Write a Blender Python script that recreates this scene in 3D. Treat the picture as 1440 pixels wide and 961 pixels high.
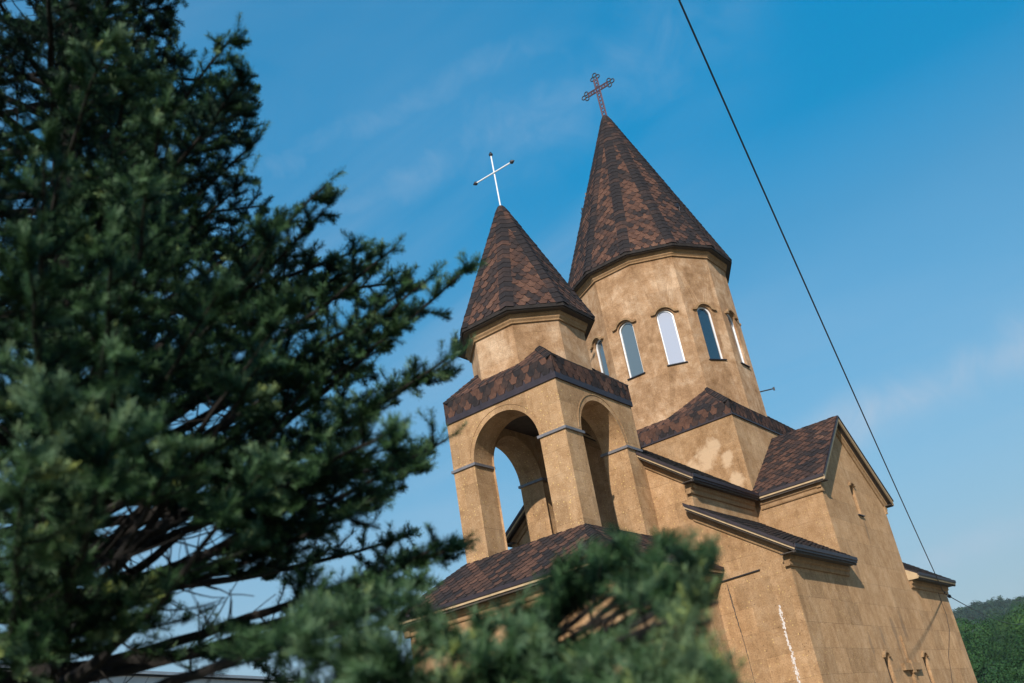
import bpy, bmesh, math, random
import numpy as np
from mathutils import Vector, Matrix

for o in list(bpy.data.objects):
    bpy.data.objects.remove(o, do_unlink=True)
S = bpy.context.scene
COL = S.collection
R = math.radians

# ------------------------------------------------------------------ camera
CAM = np.array([10.778, -17.998, -8.578])
YAW, PIT, ROL, FPX = 0.580, 0.433, -0.180, 1352.8
_f = np.array([-math.sin(YAW)*math.cos(PIT), math.cos(YAW)*math.cos(PIT), math.sin(PIT)])
_r = np.array([math.cos(YAW), math.sin(YAW), 0.0])
_u = np.cross(_r, _f)
RI = _r*math.cos(ROL) + _u*math.sin(ROL)
UP = -_r*math.sin(ROL) + _u*math.cos(ROL)
cd = bpy.data.cameras.new('camera')
cam = bpy.data.objects.new('camera', cd)
COL.objects.link(cam)
M = Matrix(((RI[0], UP[0], -_f[0], CAM[0]), (RI[1], UP[1], -_f[1], CAM[1]), (RI[2], UP[2], -_f[2], CAM[2]), (0, 0, 0, 1)))
cam.matrix_world = M
cd.sensor_width = 36
cd.lens = FPX/1440*36
cd.clip_start, cd.clip_end = 0.05, 5000
cd.dof.use_dof = True
cd.dof.focus_distance = 26.0
cd.dof.aperture_fstop = 2.2
S.camera = cam


def at(px, py, dist):
    """point on the sight line of a photo pixel, dist metres from the camera"""
    d = _f*FPX + RI*(px-720) - UP*(py-480.5)
    return CAM + d/np.linalg.norm(d)*dist


def proj(P):
    d = np.asarray(P) - CAM
    k = d @ _f
    k = np.where(np.abs(k) < 1e-3, 1e-3, k)
    return 720 + FPX*(d @ RI)/k, 480.5 - FPX*(d @ UP)/k, k


# ------------------------------------------------------------------ sky, sun, exposure
SUN_EL, SUN_ROT = R(27.3), R(161.0)
SUN_DIR = Vector((math.sin(SUN_ROT)*math.cos(SUN_EL), math.cos(SUN_ROT)*math.cos(SUN_EL), math.sin(SUN_EL)))
W = bpy.data.worlds.new('World')
S.world = W
W.use_nodes = True


class NT:
    """small helper to write node trees"""
    def __init__(s, tree):
        s.t = tree

    def n(s, kind, **kw):
        nd = s.t.nodes.new(kind)
        for k, v in kw.items():
            setattr(nd, k, v)
        return nd

    def l(s, a, b):
        s.t.links.new(a, b)

    def val(s, sock, v):
        if hasattr(v, 'is_output') or isinstance(v, bpy.types.NodeSocket):
            s.l(v, sock)
        else:
            sock.default_value = v

    def math(s, op, a, b=None, c=None, clamp=False):
        nd = s.n('ShaderNodeMath', operation=op, use_clamp=clamp)
        for i, v in enumerate((a, b, c)):
            if v is not None:
                s.val(nd.inputs[i], v)
        return nd.outputs[0]

    def mix(s, fac, a, b, blend='MIX'):
        nd = s.n('ShaderNodeMix', data_type='RGBA', blend_type=blend)
        nd.clamp_factor = True
        s.val(nd.inputs[0], fac)
        s.val(nd.inputs[6], a if not isinstance(a, tuple) else (*a, 1)[:4])
        s.val(nd.inputs[7], b if not isinstance(b, tuple) else (*b, 1)[:4])
        return nd.outputs[2]

    def ramp(s, fac, stops, interp='LINEAR'):
        nd = s.n('ShaderNodeValToRGB')
        nd.color_ramp.interpolation = interp
        el = nd.color_ramp.elements
        while len(el) < len(stops):
            el.new(0.5)
        for e, (p, c) in zip(el, stops):
            e.position = p
            e.color = (*c, 1) if isinstance(c, tuple) else (c, c, c, 1)
        s.l(fac, nd.inputs[0])
        return nd.outputs[0]

    def noise(s, vec, scale, detail=4, rough=0.55, dist=0.0):
        nd = s.n('ShaderNodeTexNoise')
        nd.inputs['Scale'].default_value = scale
        nd.inputs['Detail'].default_value = detail
        nd.inputs['Roughness'].default_value = rough
        nd.inputs['Distortion'].default_value = dist
        if vec is not None:
            s.l(vec, nd.inputs['Vector'])
        return nd.outputs[0]

    def mapping(s, vec, scale=(1, 1, 1), rot=(0, 0, 0), loc=(0, 0, 0)):
        nd = s.n('ShaderNodeMapping')
        nd.inputs['Scale'].default_value = scale
        nd.inputs['Rotation'].default_value = rot
        nd.inputs['Location'].default_value = loc
        s.l(vec, nd.inputs['Vector'])
        return nd.outputs[0]


def build_sky():
    t = NT(W.node_tree)
    bg = W.node_tree.nodes['Background']
    sky = t.n('ShaderNodeTexSky', sky_type='NISHITA')
    sky.sun_disc = False
    sky.sun_elevation = SUN_EL
    sky.sun_rotation = SUN_ROT
    sky.altitude = 200
    sky.air_density = 1.0
    sky.dust_density = 0.6
    sky.ozone_density = 3.0
    hs = t.n('ShaderNodeHueSaturation')
    hs.inputs['Hue'].default_value = 0.478
    hs.inputs['Saturation'].default_value = 1.40
    hs.inputs['Value'].default_value = 1.0
    t.l(sky.outputs[0], hs.inputs['Color'])
    co = t.n('ShaderNodeTexCoord')
    g = co.outputs['Generated']
    # thin cirrus: noise on the sky direction flattened onto a high plane, stretched along the wind
    sp = t.n('ShaderNodeSeparateXYZ'); t.l(g, sp.inputs[0])
    zz = t.math('MAXIMUM', t.math('ADD', sp.outputs[2], 0.12), 0.03)
    cx = t.math('DIVIDE', sp.outputs[0], zz)
    cy = t.math('DIVIDE', sp.outputs[1], zz)
    cb = t.n('ShaderNodeCombineXYZ'); t.l(cx, cb.inputs[0]); t.l(cy, cb.inputs[1])
    m1 = t.mapping(cb.outputs[0], scale=(0.55, 1.9, 1), rot=(0, 0, R(CLOUD_ROT)), loc=CLOUD_LOC)
    a = t.noise(m1, 1.5, 8, 0.56, 0.7)
    m2 = t.mapping(cb.outputs[0], scale=(0.5, 0.5, 1), loc=(3.1, 1.2, 0))
    b = t.noise(m2, 0.9, 3, 0.5)
    ca = t.ramp(a, ((0.44, 0.0), (0.72, 1.0)))
    cc = t.ramp(b, ((0.36, 0.0), (0.66, 1.0)))
    mask = t.math('MULTIPLY', t.math('MULTIPLY', ca, cc), 0.32)
    lowhaze = t.ramp(sp.outputs[2], ((0.04, 0.85), (0.30, 0.30), (0.55, 0.0)))
    c1 = t.mix(lowhaze, hs.outputs[0], (3.4, 4.25, 5.1))
    zr_ = t.ramp(sp.outputs[2], ((0.02, .54), (0.12, .56), (0.30, .68), (0.46, .81), (0.62, 1.10), (0.72, 1.20)))
    c1 = t.mix(1.0, c1, zr_, 'MULTIPLY')
    for (ax_, ay_), (bx_, by_), wid, k, sd in (((440, 300), (840, 110), .028, .28, 0), ((330, 260), (760, 60), .022, .25, 5), ((1110, 650), (1470, 470), .022, .80, 3), ((1290, 800), (1470, 735), .016, .55, 6), ((560, 250), (1000, 30), .05, .22, 9)):
        a_ = at(ax_, ay_, 1.0)-CAM; b_ = at(bx_, by_, 1.0)-CAM
        nn_ = np.cross(a_, b_); nn_ /= np.linalg.norm(nn_)
        m_ = (a_+b_); m_ /= np.linalg.norm(m_)
        half = math.acos(float(np.clip(a_ @ b_, -1, 1)))/2
        dn = t.n('ShaderNodeVectorMath', operation='DOT_PRODUCT'); t.l(g, dn.inputs[0]); dn.inputs[1].default_value = tuple(nn_)
        dm = t.n('ShaderNodeVectorMath', operation='DOT_PRODUCT'); t.l(g, dm.inputs[0]); dm.inputs[1].default_value = tuple(m_)
        wp = t.math('MULTIPLY', t.math('SUBTRACT', t.noise(t.mapping(g, loc=(sd, sd, 0)), 5.0, 6, .6, .4), .5), wid*3.2)
        ac = t.math('DIVIDE', t.math('ADD', dn.outputs['Value'], wp), wid)
        ac = t.math('EXPONENT', t.math('MULTIPLY', t.math('MULTIPLY', ac, ac), -1.0))
        al = t.ramp(dm.outputs['Value'], ((math.cos(min(1.3, half*1.6)), 0.0), (math.cos(half*.5), 1.0)), 'EASE')
        fb = t.ramp(t.noise(t.mapping(g, loc=(sd+2, 1, 0)), 16.0, 7, .62, .6), ((.30, .25), (.70, 1.0)))
        mk_ = t.math('MULTIPLY', t.math('MULTIPLY', t.math('MULTIPLY', ac, al), fb), k)
        mask = t.math('MAXIMUM', mask, mk_)
    c2 = t.mix(mask, c1, (2.4, 3.0, 3.7))
    t.l(c2, bg.inputs[0])
    bg.inputs[1].default_value = 0.15


CLOUD_ROT, CLOUD_LOC = 62, (0.4, 0.2, 0)
build_sky()
sl = bpy.data.lights.new('sun', 'SUN')
sun = bpy.data.objects.new('sun', sl)
COL.objects.link(sun)
sun.location = (20, -40, 30)
sl.energy = 4.0
sl.angle = R(0.55)
sl.color = (1.0, 0.93, 0.82)
sun.rotation_euler = SUN_DIR.to_track_quat('Z', 'Y').to_euler()
S.view_settings.view_transform = 'Standard'
S.view_settings.look = 'None'
S.view_settings.exposure = 0.36
S.view_settings.gamma = 1.0
S.view_settings.use_curve_mapping = False
S.cycles.max_bounces = 6
S.cycles.use_denoising = True

# ------------------------------------------------------------------ materials


def new_mat(name):
    m = bpy.data.materials.new(name)
    m.use_nodes = True
    t = NT(m.node_tree)
    b = m.node_tree.nodes['Principled BSDF']
    return m, t, b


def plain(name, col, rough=0.6, metal=0.0, var=0.25, scale=6, bump=0.0, spec=0.5):
    m, t, b = new_mat(name)
    co = t.n('ShaderNodeTexCoord').outputs['Object']
    nz = t.noise(co, scale, 5, 0.6)
    lo = tuple(c*(1-var) for c in col)
    hi = tuple(min(1, c*(1+var)) for c in col)
    t.l(t.ramp(nz, ((0.3, lo), (0.7, hi))), b.inputs['Base Color'])
    b.inputs['Roughness'].default_value = rough
    b.inputs['Metallic'].default_value = metal
    b.inputs['Specular IOR Level'].default_value = spec
    if bump:
        bp = t.n('ShaderNodeBump')
        bp.inputs['Strength'].default_value = 1.0
        bp.inputs['Distance'].default_value = bump
        t.l(t.noise(co, scale*6, 4, 0.6), bp.inputs['Height'])
        t.l(bp.outputs[0], b.inputs['Normal'])
    return m


def stone(name, c_lo, c_mid, c_hi, mottle=1.0, speck=1.0, slab=0.0, patch=None, scale=1.0, facet=False):
    """tuff facing: blotchy ochre with pale and dark inclusions, weathering runs and faint slab joints"""
    m, t, b = new_mat(name)
    co = t.n('ShaderNodeTexCoord').outputs['Object']
    uv = t.n('ShaderNodeTexCoord').outputs['UV']
    big = t.noise(co, 0.9*scale, 8, 0.68, 0.6)
    med = t.noise(co, 4.0, 6, 0.62, 0.2)
    k = t.math('ADD', t.math('MULTIPLY', big, 0.62*mottle), t.math('MULTIPLY', med, 0.42))
    k = t.math('ADD', k, 0.5-0.31*mottle-0.21)
    col = t.ramp(k, ((0.33, c_lo), (0.50, c_mid), (0.67, c_hi)))
    fine = t.noise(co, 34, 4, 0.7)
    col = t.mix(1.0, col, t.ramp(fine, ((0.28, (.70, .69, .68)), (0.72, (1.28, 1.27, 1.25)))), 'MULTIPLY')
    if facet:
        wn = t.n('ShaderNodeTexWhiteNoise')
        vm = t.n('ShaderNodeVectorMath', operation='SNAP')
        t.l(t.n('ShaderNodeNewGeometry').outputs['True Normal'], vm.inputs[0]); vm.inputs[1].default_value = (.11, .11, 5)
        vo = t.n('ShaderNodeVectorMath', operation='ADD'); t.l(vm.outputs[0], vo.inputs[0]); vo.inputs[1].default_value = (.03, .05, .0)
        t.l(vo.outputs[0], wn.inputs['Vector'])
        col = t.mix(1.0, col, t.ramp(wn.outputs['Value'], ((0.0, (.80, .77, .74)), (1.0, (1.14, 1.13, 1.12)))), 'MULTIPLY')
    # rain runs down the wall
    runs = t.noise(t.mapping(uv, scale=(3.2, 0.28, 1)), 1.6, 5, 0.6)
    col = t.mix(1.0, col, t.ramp(runs, ((0.30, (.88, .87, .85)), (0.55, (1.03, 1.03, 1.03)))), 'MULTIPLY')
    # slabs
    br = t.n('ShaderNodeTexBrick')
    br.offset = 0.37
    br.inputs['Scale'].default_value = 1.0
    br.inputs['Brick Width'].default_value = 0.92
    br.inputs['Row Height'].default_value = 0.56
    br.inputs['Mortar Size'].default_value = 0.005
    br.inputs['Mortar Smooth'].default_value = 0.35
    br.inputs['Color1'].default_value = (0, 0, 0, 1)
    br.inputs['Color2'].default_value = (1, 1, 1, 1)
    br.inputs['Mortar'].default_value = (.5, .5, .5, 1)
    wob = t.mix(0.012, uv, t.n('ShaderNodeTexNoise').outputs[1])
    t.l(wob, br.inputs['Vector'])
    sv = 0.06 + 0.13*slab
    col = t.mix(1.0, col, t.ramp(br.outputs['Color'], ((0.0, (1-sv,)*3), (1.0, (1+sv,)*3))), 'MULTIPLY')
    jn = t.math('MULTIPLY', br.outputs['Fac'], t.ramp(t.noise(co, 1.7, 3), ((0.4, 0.04), (0.7, 0.30+0.3*slab))))
    col = t.mix(jn, col, tuple(c*0.45 for c in c_lo))
    # pale ochre lumps and dark pores of the tuff
    for sc, th, cc, f, sd in ((13, 0.13, (0.62, 0.42, 0.17), 0.75*speck, 0), (27, 0.12, (0.66, 0.52, 0.34), 0.5*speck, 3), (9, 0.085, (0.10, 0.055, 0.03), 0.75*speck, 7)):
        v = t.n('ShaderNodeTexVoronoi')
        v.inputs['Scale'].default_value = sc
        v.inputs['Randomness'].default_value = 1.0
        t.l(t.mapping(co, loc=(sd, sd*1.7, sd*.6)), v.inputs['Vector'])
        gate = t.ramp(v.outputs['Color'], ((0.60, 0.0), (0.64, 1.0)))
        spot = t.math('MULTIPLY', t.ramp(v.outputs['Distance'], ((th, 1.0), (th*2.0, 0.0))), gate)
        col = t.mix(t.math('MULTIPLY', spot, f), col, cc)
    if patch:   # lime bloom with a shape of its own
        pc, pr, pcol, zs_ = patch
        cz_ = t.mapping(co, scale=(1, 1, zs_))
        tot = None
        for (cx, cy, cz, rr) in pc:
            vd = t.n('ShaderNodeVectorMath', operation='DISTANCE')
            t.l(cz_, vd.inputs[0]); vd.inputs[1].default_value = (cx-BASE[0], cy-BASE[1], (cz-BASE[2])*zs_)
            q = t.math('SUBTRACT', 1.0, t.math('DIVIDE', vd.outputs['Value'], rr))
            q = t.math('MAXIMUM', q, 0.0)
            tot = q if tot is None else t.math('MAXIMUM', tot, q)
        wv = t.math('ADD', tot, t.math('MULTIPLY', t.math('SUBTRACT', t.noise(co, 2.6, 6, 0.65, 0.4), 0.5), 1.5))
        mk = t.math('MULTIPLY', t.ramp(wv, ((0.34, 0.0), (0.62, 1.0))), t.math('MINIMUM', t.math('MULTIPLY', tot, 8.0), 1.0))
        col = t.mix(t.math('MULTIPLY', mk, pr), col, pcol)
    t.l(col, b.inputs['Base Color'])
    b.inputs['Roughness'].default_value = 0.92
    b.inputs['Diffuse Roughness'].default_value = 0.35
    b.inputs['Specular IOR Level'].default_value = 0.25
    bp = t.n('ShaderNodeBump')
    bp.inputs['Strength'].default_value = 0.75
    bp.inputs['Distance'].default_value = 0.02
    h = t.math('ADD', t.math('MULTIPLY', fine, 0.5), t.math('MULTIPLY', med, 0.6))
    h = t.math('SUBTRACT', h, t.math('MULTIPLY', br.outputs['Fac'], 0.25))
    t.l(h, bp.inputs['Height'])
    t.l(bp.outputs[0], b.inputs['Normal'])
    return m


def shingle(name, dark_bias=0.0):
    m, t, b = new_mat(name)
    co = t.n('ShaderNodeTexCoord').outputs['Object']
    g = t.n('ShaderNodeNewGeometry').outputs['Random Per Island']
    big = t.noise(co, 1.1, 4, 0.6)
    k = t.math('ADD', t.math('MULTIPLY', g, 0.50), t.math('MULTIPLY', big, 0.85))
    k = t.math('SUBTRACT', k, 0.17+dark_bias)
    col = t.ramp(k, ((0.28, (0.026, 0.022, 0.023)), (0.44, (0.050, 0.033, 0.029)), (0.56, (0.086, 0.045, 0.033)), (0.74, (0.122, 0.062, 0.043)), (0.95, (0.155, 0.085, 0.058))))
    gr = t.noise(co, 160, 2, 0.8)
    col = t.mix(1.0, col, t.ramp(gr, ((0.25, (.55, .55, .56)), (0.75, (1.4, 1.38, 1.36)))), 'MULTIPLY')
    sh = t.noise(co, 14, 4, 0.6)
    col = t.mix(1.0, col, t.ramp(sh, ((0.3, (.72, .72, .74)), (0.7, (1.18, 1.16, 1.14)))), 'MULTIPLY')
    # droppings and lime specks
    v = t.n('ShaderNodeTexNoise'); v.inputs['Scale'].default_value = 9; v.inputs['Detail'].default_value = 6; v.inputs['Roughness'].default_value = .75
    t.l(t.mapping(co, loc=(5, 2, 1)), v.inputs['Vector'])
    col = t.mix(t.ramp(v.outputs[0], ((0.735, 0.0), (0.76, 0.8))), col, (0.5, 0.48, 0.47))
    t.l(col, b.inputs['Base Color'])
    b.inputs['Roughness'].default_value = 0.9
    b.inputs['Specular IOR Level'].default_value = 0.18
    bp = t.n('ShaderNodeBump'); bp.inputs['Strength'].default_value = 0.6; bp.inputs['Distance'].default_value = 0.004
    t.l(gr, bp.inputs['Height']); t.l(bp.outputs[0], b.inputs['Normal'])
    return m


def glass(name, body, rough=0.03):
    m, t, b = new_mat(name)
    b.inputs['Base Color'].default_value = (*body, 1)
    b.inputs['Roughness'].default_value = rough
    b.inputs['Specular IOR Level'].default_value = 0.9
    b.inputs['Coat Weight'].default_value = 1.0
    b.inputs['Coat Roughness'].default_value = 0.02
    co = t.n('ShaderNodeTexCoord').outputs['Object']
    bp = t.n('ShaderNodeBump'); bp.inputs['Strength'].default_value = 0.25; bp.inputs['Distance'].default_value = 0.01
    t.l(t.noise(co, 1.2, 2), bp.inputs['Height']); t.l(bp.outputs[0], b.inputs['Coat Normal'])
    return m


BASE = (-1.64, 8.0, -10.2)      # foot of the church, its thing's origin
OCH = ((0.255, 0.140, 0.064), (0.375, 0.228, 0.120), (0.480, 0.318, 0.188))
PNK = ((0.230, 0.125, 0.060), (0.395, 0.245, 0.140), (0.575, 0.415, 0.285))
m_stone = stone('tuff_stone', *OCH, mottle=0.9, slab=0.7)
m_tower = stone('tuff_stone_tower', *OCH, mottle=0.8, speck=1.3, slab=0.55)
m_drum = stone('tuff_stone_drum', *PNK, mottle=1.15, speck=0.35, slab=0.1, scale=0.9, facet=True)
m_podium = stone('tuff_stone_podium', *OCH, mottle=1.2, speck=0.7, slab=0.1,
                 patch=(((0.05, 7.48, -0.75, 0.62), (0.30, 7.48, -0.45, 0.42), (0.62, 7.48, -1.02, 0.36), (0.80, 7.48, -1.72, 0.42), (-0.40, 7.48, -1.00, 0.45)), 0.75, (0.60, 0.43, 0.28), 1.0))
m_gable = stone('tuff_stone_gable', *OCH, mottle=0.6, speck=0.6, slab=0.22,
                patch=(((2.98, 7.55, -6.75, .22), (2.98, 9.9, -6.35, .30), (2.98, 10.9, -6.15, .26), (2.98, 14.3, -5.7, .25), (2.98, 15.4, -5.9, .22), (2.98, 15.9, -6.6, .2), (2.98, 13.2, -6.9, .3), (2.98, 8.7, -6.5, .2), (2.98, 10.4, -3.5, .18), (2.98, 8.3, -4.6, .3)), 0.5, (0.17, 0.115, 0.075), .38))
m_trim = stone('tuff_trim', (0.22, 0.125, 0.06), (0.31, 0.19, 0.10), (0.40, 0.26, 0.15), mottle=0.5, speck=0.4)
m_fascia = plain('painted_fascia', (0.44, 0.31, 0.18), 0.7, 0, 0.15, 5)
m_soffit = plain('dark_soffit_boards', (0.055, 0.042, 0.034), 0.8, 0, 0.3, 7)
m_metal = plain('plum_sheet_metal', (0.034, 0.024, 0.029), 0.5, 0.2, 0.3, 4)
m_shingle = shingle('hexagonal_shingles')
m_cap = shingle('ridge_shingles', 0.27)
m_edge = plain('bitumen_cut_edge', (0.010, 0.009, 0.010), 0.9, 0, 0.2, 6)
m_eave = plain('dark_eave_board', (0.026, 0.021, 0.019), 0.8, 0, 0.3, 6, spec=0.2)
m_band = plain('grey_metal_strip', (0.165, 0.155, 0.165), 0.55, 0.2, 0.2, 9)
m_frame = plain('white_window_frame', (0.80, 0.80, 0.82), 0.35, 0, 0.04, 3)
m_niche = plain('weathered_niche_board', (0.10, 0.062, 0.035), 0.85, 0, 0.6, 16)
m_white = plain('white_enamel_tube', (0.82, 0.82, 0.84), 0.22, 0.0, 0.03, 3)
m_darkcap = plain('black_iron', (0.025, 0.026, 0.034), 0.5, 0.3, 0.3, 9)
m_rust = plain('red_oxide_iron', (0.085, 0.034, 0.038), 0.6, 0.2, 0.5, 12)
m_wire = plain('black_cable_sheath', (0.012, 0.013, 0.018), 0.5, 0, 0.2, 20)
m_dark = plain('dark_interior', (0.02, 0.017, 0.015), 0.9, 0, 0.2, 4)
m_gl_grey = glass('window_glass_smoky', (0.10, 0.13, 0.15), 0.05)
m_gl_white = glass('window_glass_sky_reflection', (0.36, 0.38, 0.46), 0.10)  # clear pane; pale body colour paints in a bright sky reflection
m_gl_dark = glass('window_glass_dark', (0.012, 0.035, 0.060), 0.02)
m_lime = plain('lime_wash_smear', (0.60, 0.53, 0.49), 0.9, 0, 0.25, 30)
m_bark = plain('spruce_bark', (0.015, 0.012, 0.010), 0.95, 0, 0.5, 18, 0.01)
m_plaster = plain('white_plaster', (0.62, 0.58, 0.56), 0.85, 0, 0.08, 2)
m_roofgrey = plain('grey_sheet_roof', (0.60, 0.60, 0.62), 0.5, 0.2, 0.1, 2)


# ------------------------------------------------------------------ mesh helpers
class MB:
    def __init__(s):
        s.v, s.f, s.dark = [], [], set()

    def poly(s, pts):
        b = len(s.v)
        s.v += [tuple(p) for p in pts]
        s.f.append(list(range(b, b+len(pts))))

    def prism(s, a, b, caps=True):
        """solid between two outlines of the same number of points"""
        n = len(a); k = len(s.v)
        s.v += [tuple(p) for p in a] + [tuple(p) for p in b]
        for i in range(n):
            j = (i+1) % n
            s.f.append([k+i, k+j, k+n+j, k+n+i])
        if caps:
            s.f.append([k+i for i in range(n)][::-1])
            s.f.append([k+n+i for i in range(n)])

    def box(s, x0, x1, y0, y1, z0, z1):
        s.prism([(x0, y0, z0), (x1, y0, z0), (x1, y1, z0), (x0, y1, z0)], [(x0, y0, z1), (x1, y0, z1), (x1, y1, z1), (x0, y1, z1)])

    def tube(s, path, r, n=8, closed=False):
        path = [np.array(p, float) for p in path]
        m = len(path); k = len(s.v); prev = None
        rs = r if hasattr(r, '__len__') else [r]*m
        for i, p in enumerate(path):
            if closed:
                d = path[(i+1) % m]-path[i-1]
            else:
                d = path[min(i+1, m-1)]-path[max(i-1, 0)]
            d = d/(np.linalg.norm(d)+1e-9)
            if prev is None:
                a = np.cross(d, (0, 0, 1) if abs(d[2]) < .9 else (1, 0, 0))
            else:
                a = prev-d*(prev @ d)
            a /= np.linalg.norm(a); prev = a; c = np.cross(d, a)
            for q in range(n):
                th = 2*math.pi*q/n
                s.v.append(tuple(p+rs[i]*(a*math.cos(th)+c*math.sin(th))))
        for i in range(m if closed else m-1):
            i2 = (i+1) % m
            for q in range(n):
                q2 = (q+1) % n
                s.f.append([k+i*n+q, k+i*n+q2, k+i2*n+q2, k+i2*n+q])
        if not closed:
            s.f.append([k+q for q in range(n)][::-1])
            s.f.append([k+(m-1)*n+q for q in range(n)])

    def lathe(s, c, prof, n=12, axis=(0, 0, 1)):
        ax = np.array(axis, float); a = np.cross(ax, (0, 1, 0) if abs(ax[1]) < .9 else (1, 0, 0)); a /= np.linalg.norm(a); b = np.cross(ax, a)
        k = len(s.v); c = np.array(c, float)
        for r, h in prof:
            for q in range(n):
                th = 2*math.pi*q/n
                s.v.append(tuple(c+ax*h+r*(a*math.cos(th)+b*math.sin(th))))
        for i in range(len(prof)-1):
            for q in range(n):
                q2 = (q+1) % n
                s.f.append([k+i*n+q, k+i*n+q2, k+(i+1)*n+q2, k+(i+1)*n+q])
        s.f.append([k+q for q in range(n)][::-1]); s.f.append([k+(len(prof)-1)*n+q for q in range(n)])

    def build(s, name, mat, parent=None, recalc=True, smooth=False, bevel=0.0, label=None):
        me = bpy.data.meshes.new(name)
        me.from_pydata(s.v, [], s.f)
        if recalc:
            bm = bmesh.new(); bm.from_mesh(me)
            bmesh.ops.remove_doubles(bm, verts=bm.verts, dist=1e-5)
            bmesh.ops.recalc_face_normals(bm, faces=bm.faces)
            bm.to_mesh(me); bm.free()
        me.update()
        uvl = me.uv_layers.new(name='UVMap')
        vs = me.vertices
        for p in me.polygons:
            n = p.normal
            if abs(n.z) > 0.98:
                t, w = Vector((1, 0, 0)), Vector((0, 1, 0))
            else:
                t = Vector((-n.y, n.x, 0)).normalized(); w = n.cross(t)
            for li in p.loop_indices:
                co = vs[me.loops[li].vertex_index].co
                uvl.data[li].uv = (co.dot(t), co.dot(w))
        me.materials.append(mat)
        if s.dark and not recalc:
            me.materials.append(m_edge)
            mi = np.zeros(len(s.f), dtype=np.int32)
            mi[list(s.dark)] = 1
            me.polygons.foreach_set('material_index', mi)
        if smooth:
            me.shade_smooth() if hasattr(me, 'shade_smooth') else None
        o = bpy.data.objects.new(name, me)
        COL.objects.link(o)
        if parent is not None:
            o.parent = parent
            me.transform(Matrix.Translation(-root_loc(parent)))
        if bevel:
            bv = o.modifiers.new('edge', 'BEVEL'); bv.width = bevel; bv.segments = 2; bv.limit_method = 'ANGLE'; bv.angle_limit = R(40)
        if label:
            o['label'] = label
        return o


def root_loc(p):
    while p.parent is not None:
        p = p.parent
    return Vector(p.location)


def thing(name, loc, label, cat, group=None):
    o = bpy.data.objects.new(name, None)
    o.empty_display_size = 0.3
    COL.objects.link(o)
    o.location = loc
    o['label'] = label; o['category'] = cat
    if group:
        o['group'] = group
    return o


# ------------------------------------------------------------------ ground and hills
GZ = -10.2


def mat_ground():
    m, t, b = new_mat('grass_and_gravel')
    co = t.n('ShaderNodeTexCoord').outputs['Object']
    k = t.noise(co, 0.25, 6, 0.6)
    f = t.noise(co, 9, 5, 0.7)
    c = t.ramp(k, ((0.40, (0.10, 0.11, 0.045)), (0.55, (0.33, 0.28, 0.21))))
    c = t.mix(1.0, c, t.ramp(f, ((0.3, (.6, .6, .6)), (0.7, (1.35, 1.35, 1.3)))), 'MULTIPLY')
    t.l(c, b.inputs['Base Color']); b.inputs['Roughness'].default_value = 0.95
    bp = t.n('ShaderNodeBump'); bp.inputs['Distance'].default_value = 0.05
    t.l(f, bp.inputs['Height']); t.l(bp.outputs[0], b.inputs['Normal'])
    return m


def grid_object(name, xs, ys, zf, mat):
    """terrain sheet over polar rings: xs = azimuths (deg, from +Y towards +X), ys = distances"""
    A, D = np.meshgrid(np.radians(xs), ys, indexing='ij')
    X = CAM[0]+D*np.sin(A); Y = CAM[1]+D*np.cos(A); Z = zf(xs[:, None]+0*D, D)
    v = np.stack([X, Y, Z], -1).reshape(-1, 3); n, k = A.shape
    f = []
    for i in range(n-1):
        for j in range(k-1):
            f.append((i*k+j, i*k+j+1, (i+1)*k+j+1, (i+1)*k+j))
    me = bpy.data.meshes.new(name); me.from_pydata(v.tolist(), [], f); me.materials.append(mat)
    o = bpy.data.objects.new(name, me); COL.objects.link(o)
    return o


g = MB()
N = 96
g.poly([(CAM[0]+1400*math.cos(2*math.pi*i/N), CAM[1]+1400*math.sin(2*math.pi*i/N), GZ) for i in range(N)])
gd = g.build('ground', mat_ground(), recalc=False)
gd['kind'] = 'structure'


def smooth(x):
    x = np.clip(x, 0, 1)
    return x*x*(3-2*x)


def near_h(az, d):
    top = 450*np.tan(np.radians(np.interp(az, [-40, -22, -14, -12.3, -10.2, -8.9, -5, 5, 30], [0.5, 1.5, 1.9, 2.3, 2.95, 3.55, 4.3, 5.6, 2.0]))) + CAM[2]-2.5
    base = GZ
    w = np.sin(az*0.9)*2.0+np.sin(az*2.3+d*0.02)*1.6
    z = base + (top-base)*smooth((d-95)/(470-95))**0.92 + w*smooth((d-130)/150)*(1-smooth((d-360)/110))
    return np.where(d > 470, top - (d-470)*0.25, z)


def far_h(az, d):
    top = 980*np.tan(np.radians(np.interp(az, [-60, -30, -16, -12.6, -11, -9.5, -4, 20], [1.5, 3.0, 4.5, 4.92, 4.98, 4.80, 4.2, 2.0]))) + CAM[2]-9
    return np.where(d > 1000, top-(d-1000)*0.3, GZ-2 + (top-GZ)*smooth((d-560)/440))


def mat_forest(name, tint):
    m, t, b = new_mat(name)
    a = t.n('ShaderNodeAttribute'); a.attribute_name = 'tint'
    c = t.ramp(a.outputs['Fac'], ((0.0, tuple(x*.55 for x in tint)), (0.5, tint), (1.0, (tint[0]*2.3, tint[1]*1.55, tint[2]*1.1))))
    t.l(c, b.inputs['Base Color'])
    b.inputs['Roughness'].default_value = 0.75
    b.inputs['Specular IOR Level'].default_value = 0.2
    return m


m_hill = plain('hill_soil', (0.03, 0.04, 0.018), 0.95, 0, 0.3, 0.05)
h1 = grid_object('hill', np.linspace(-40, 30, 60), np.linspace(90, 640, 40), near_h, m_hill); h1['kind'] = 'structure'
h2 = grid_object('far_hill', np.linspace(-60, 20, 50), np.linspace(540, 1300, 30), far_h, m_hill); h2['kind'] = 'structure'


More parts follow.
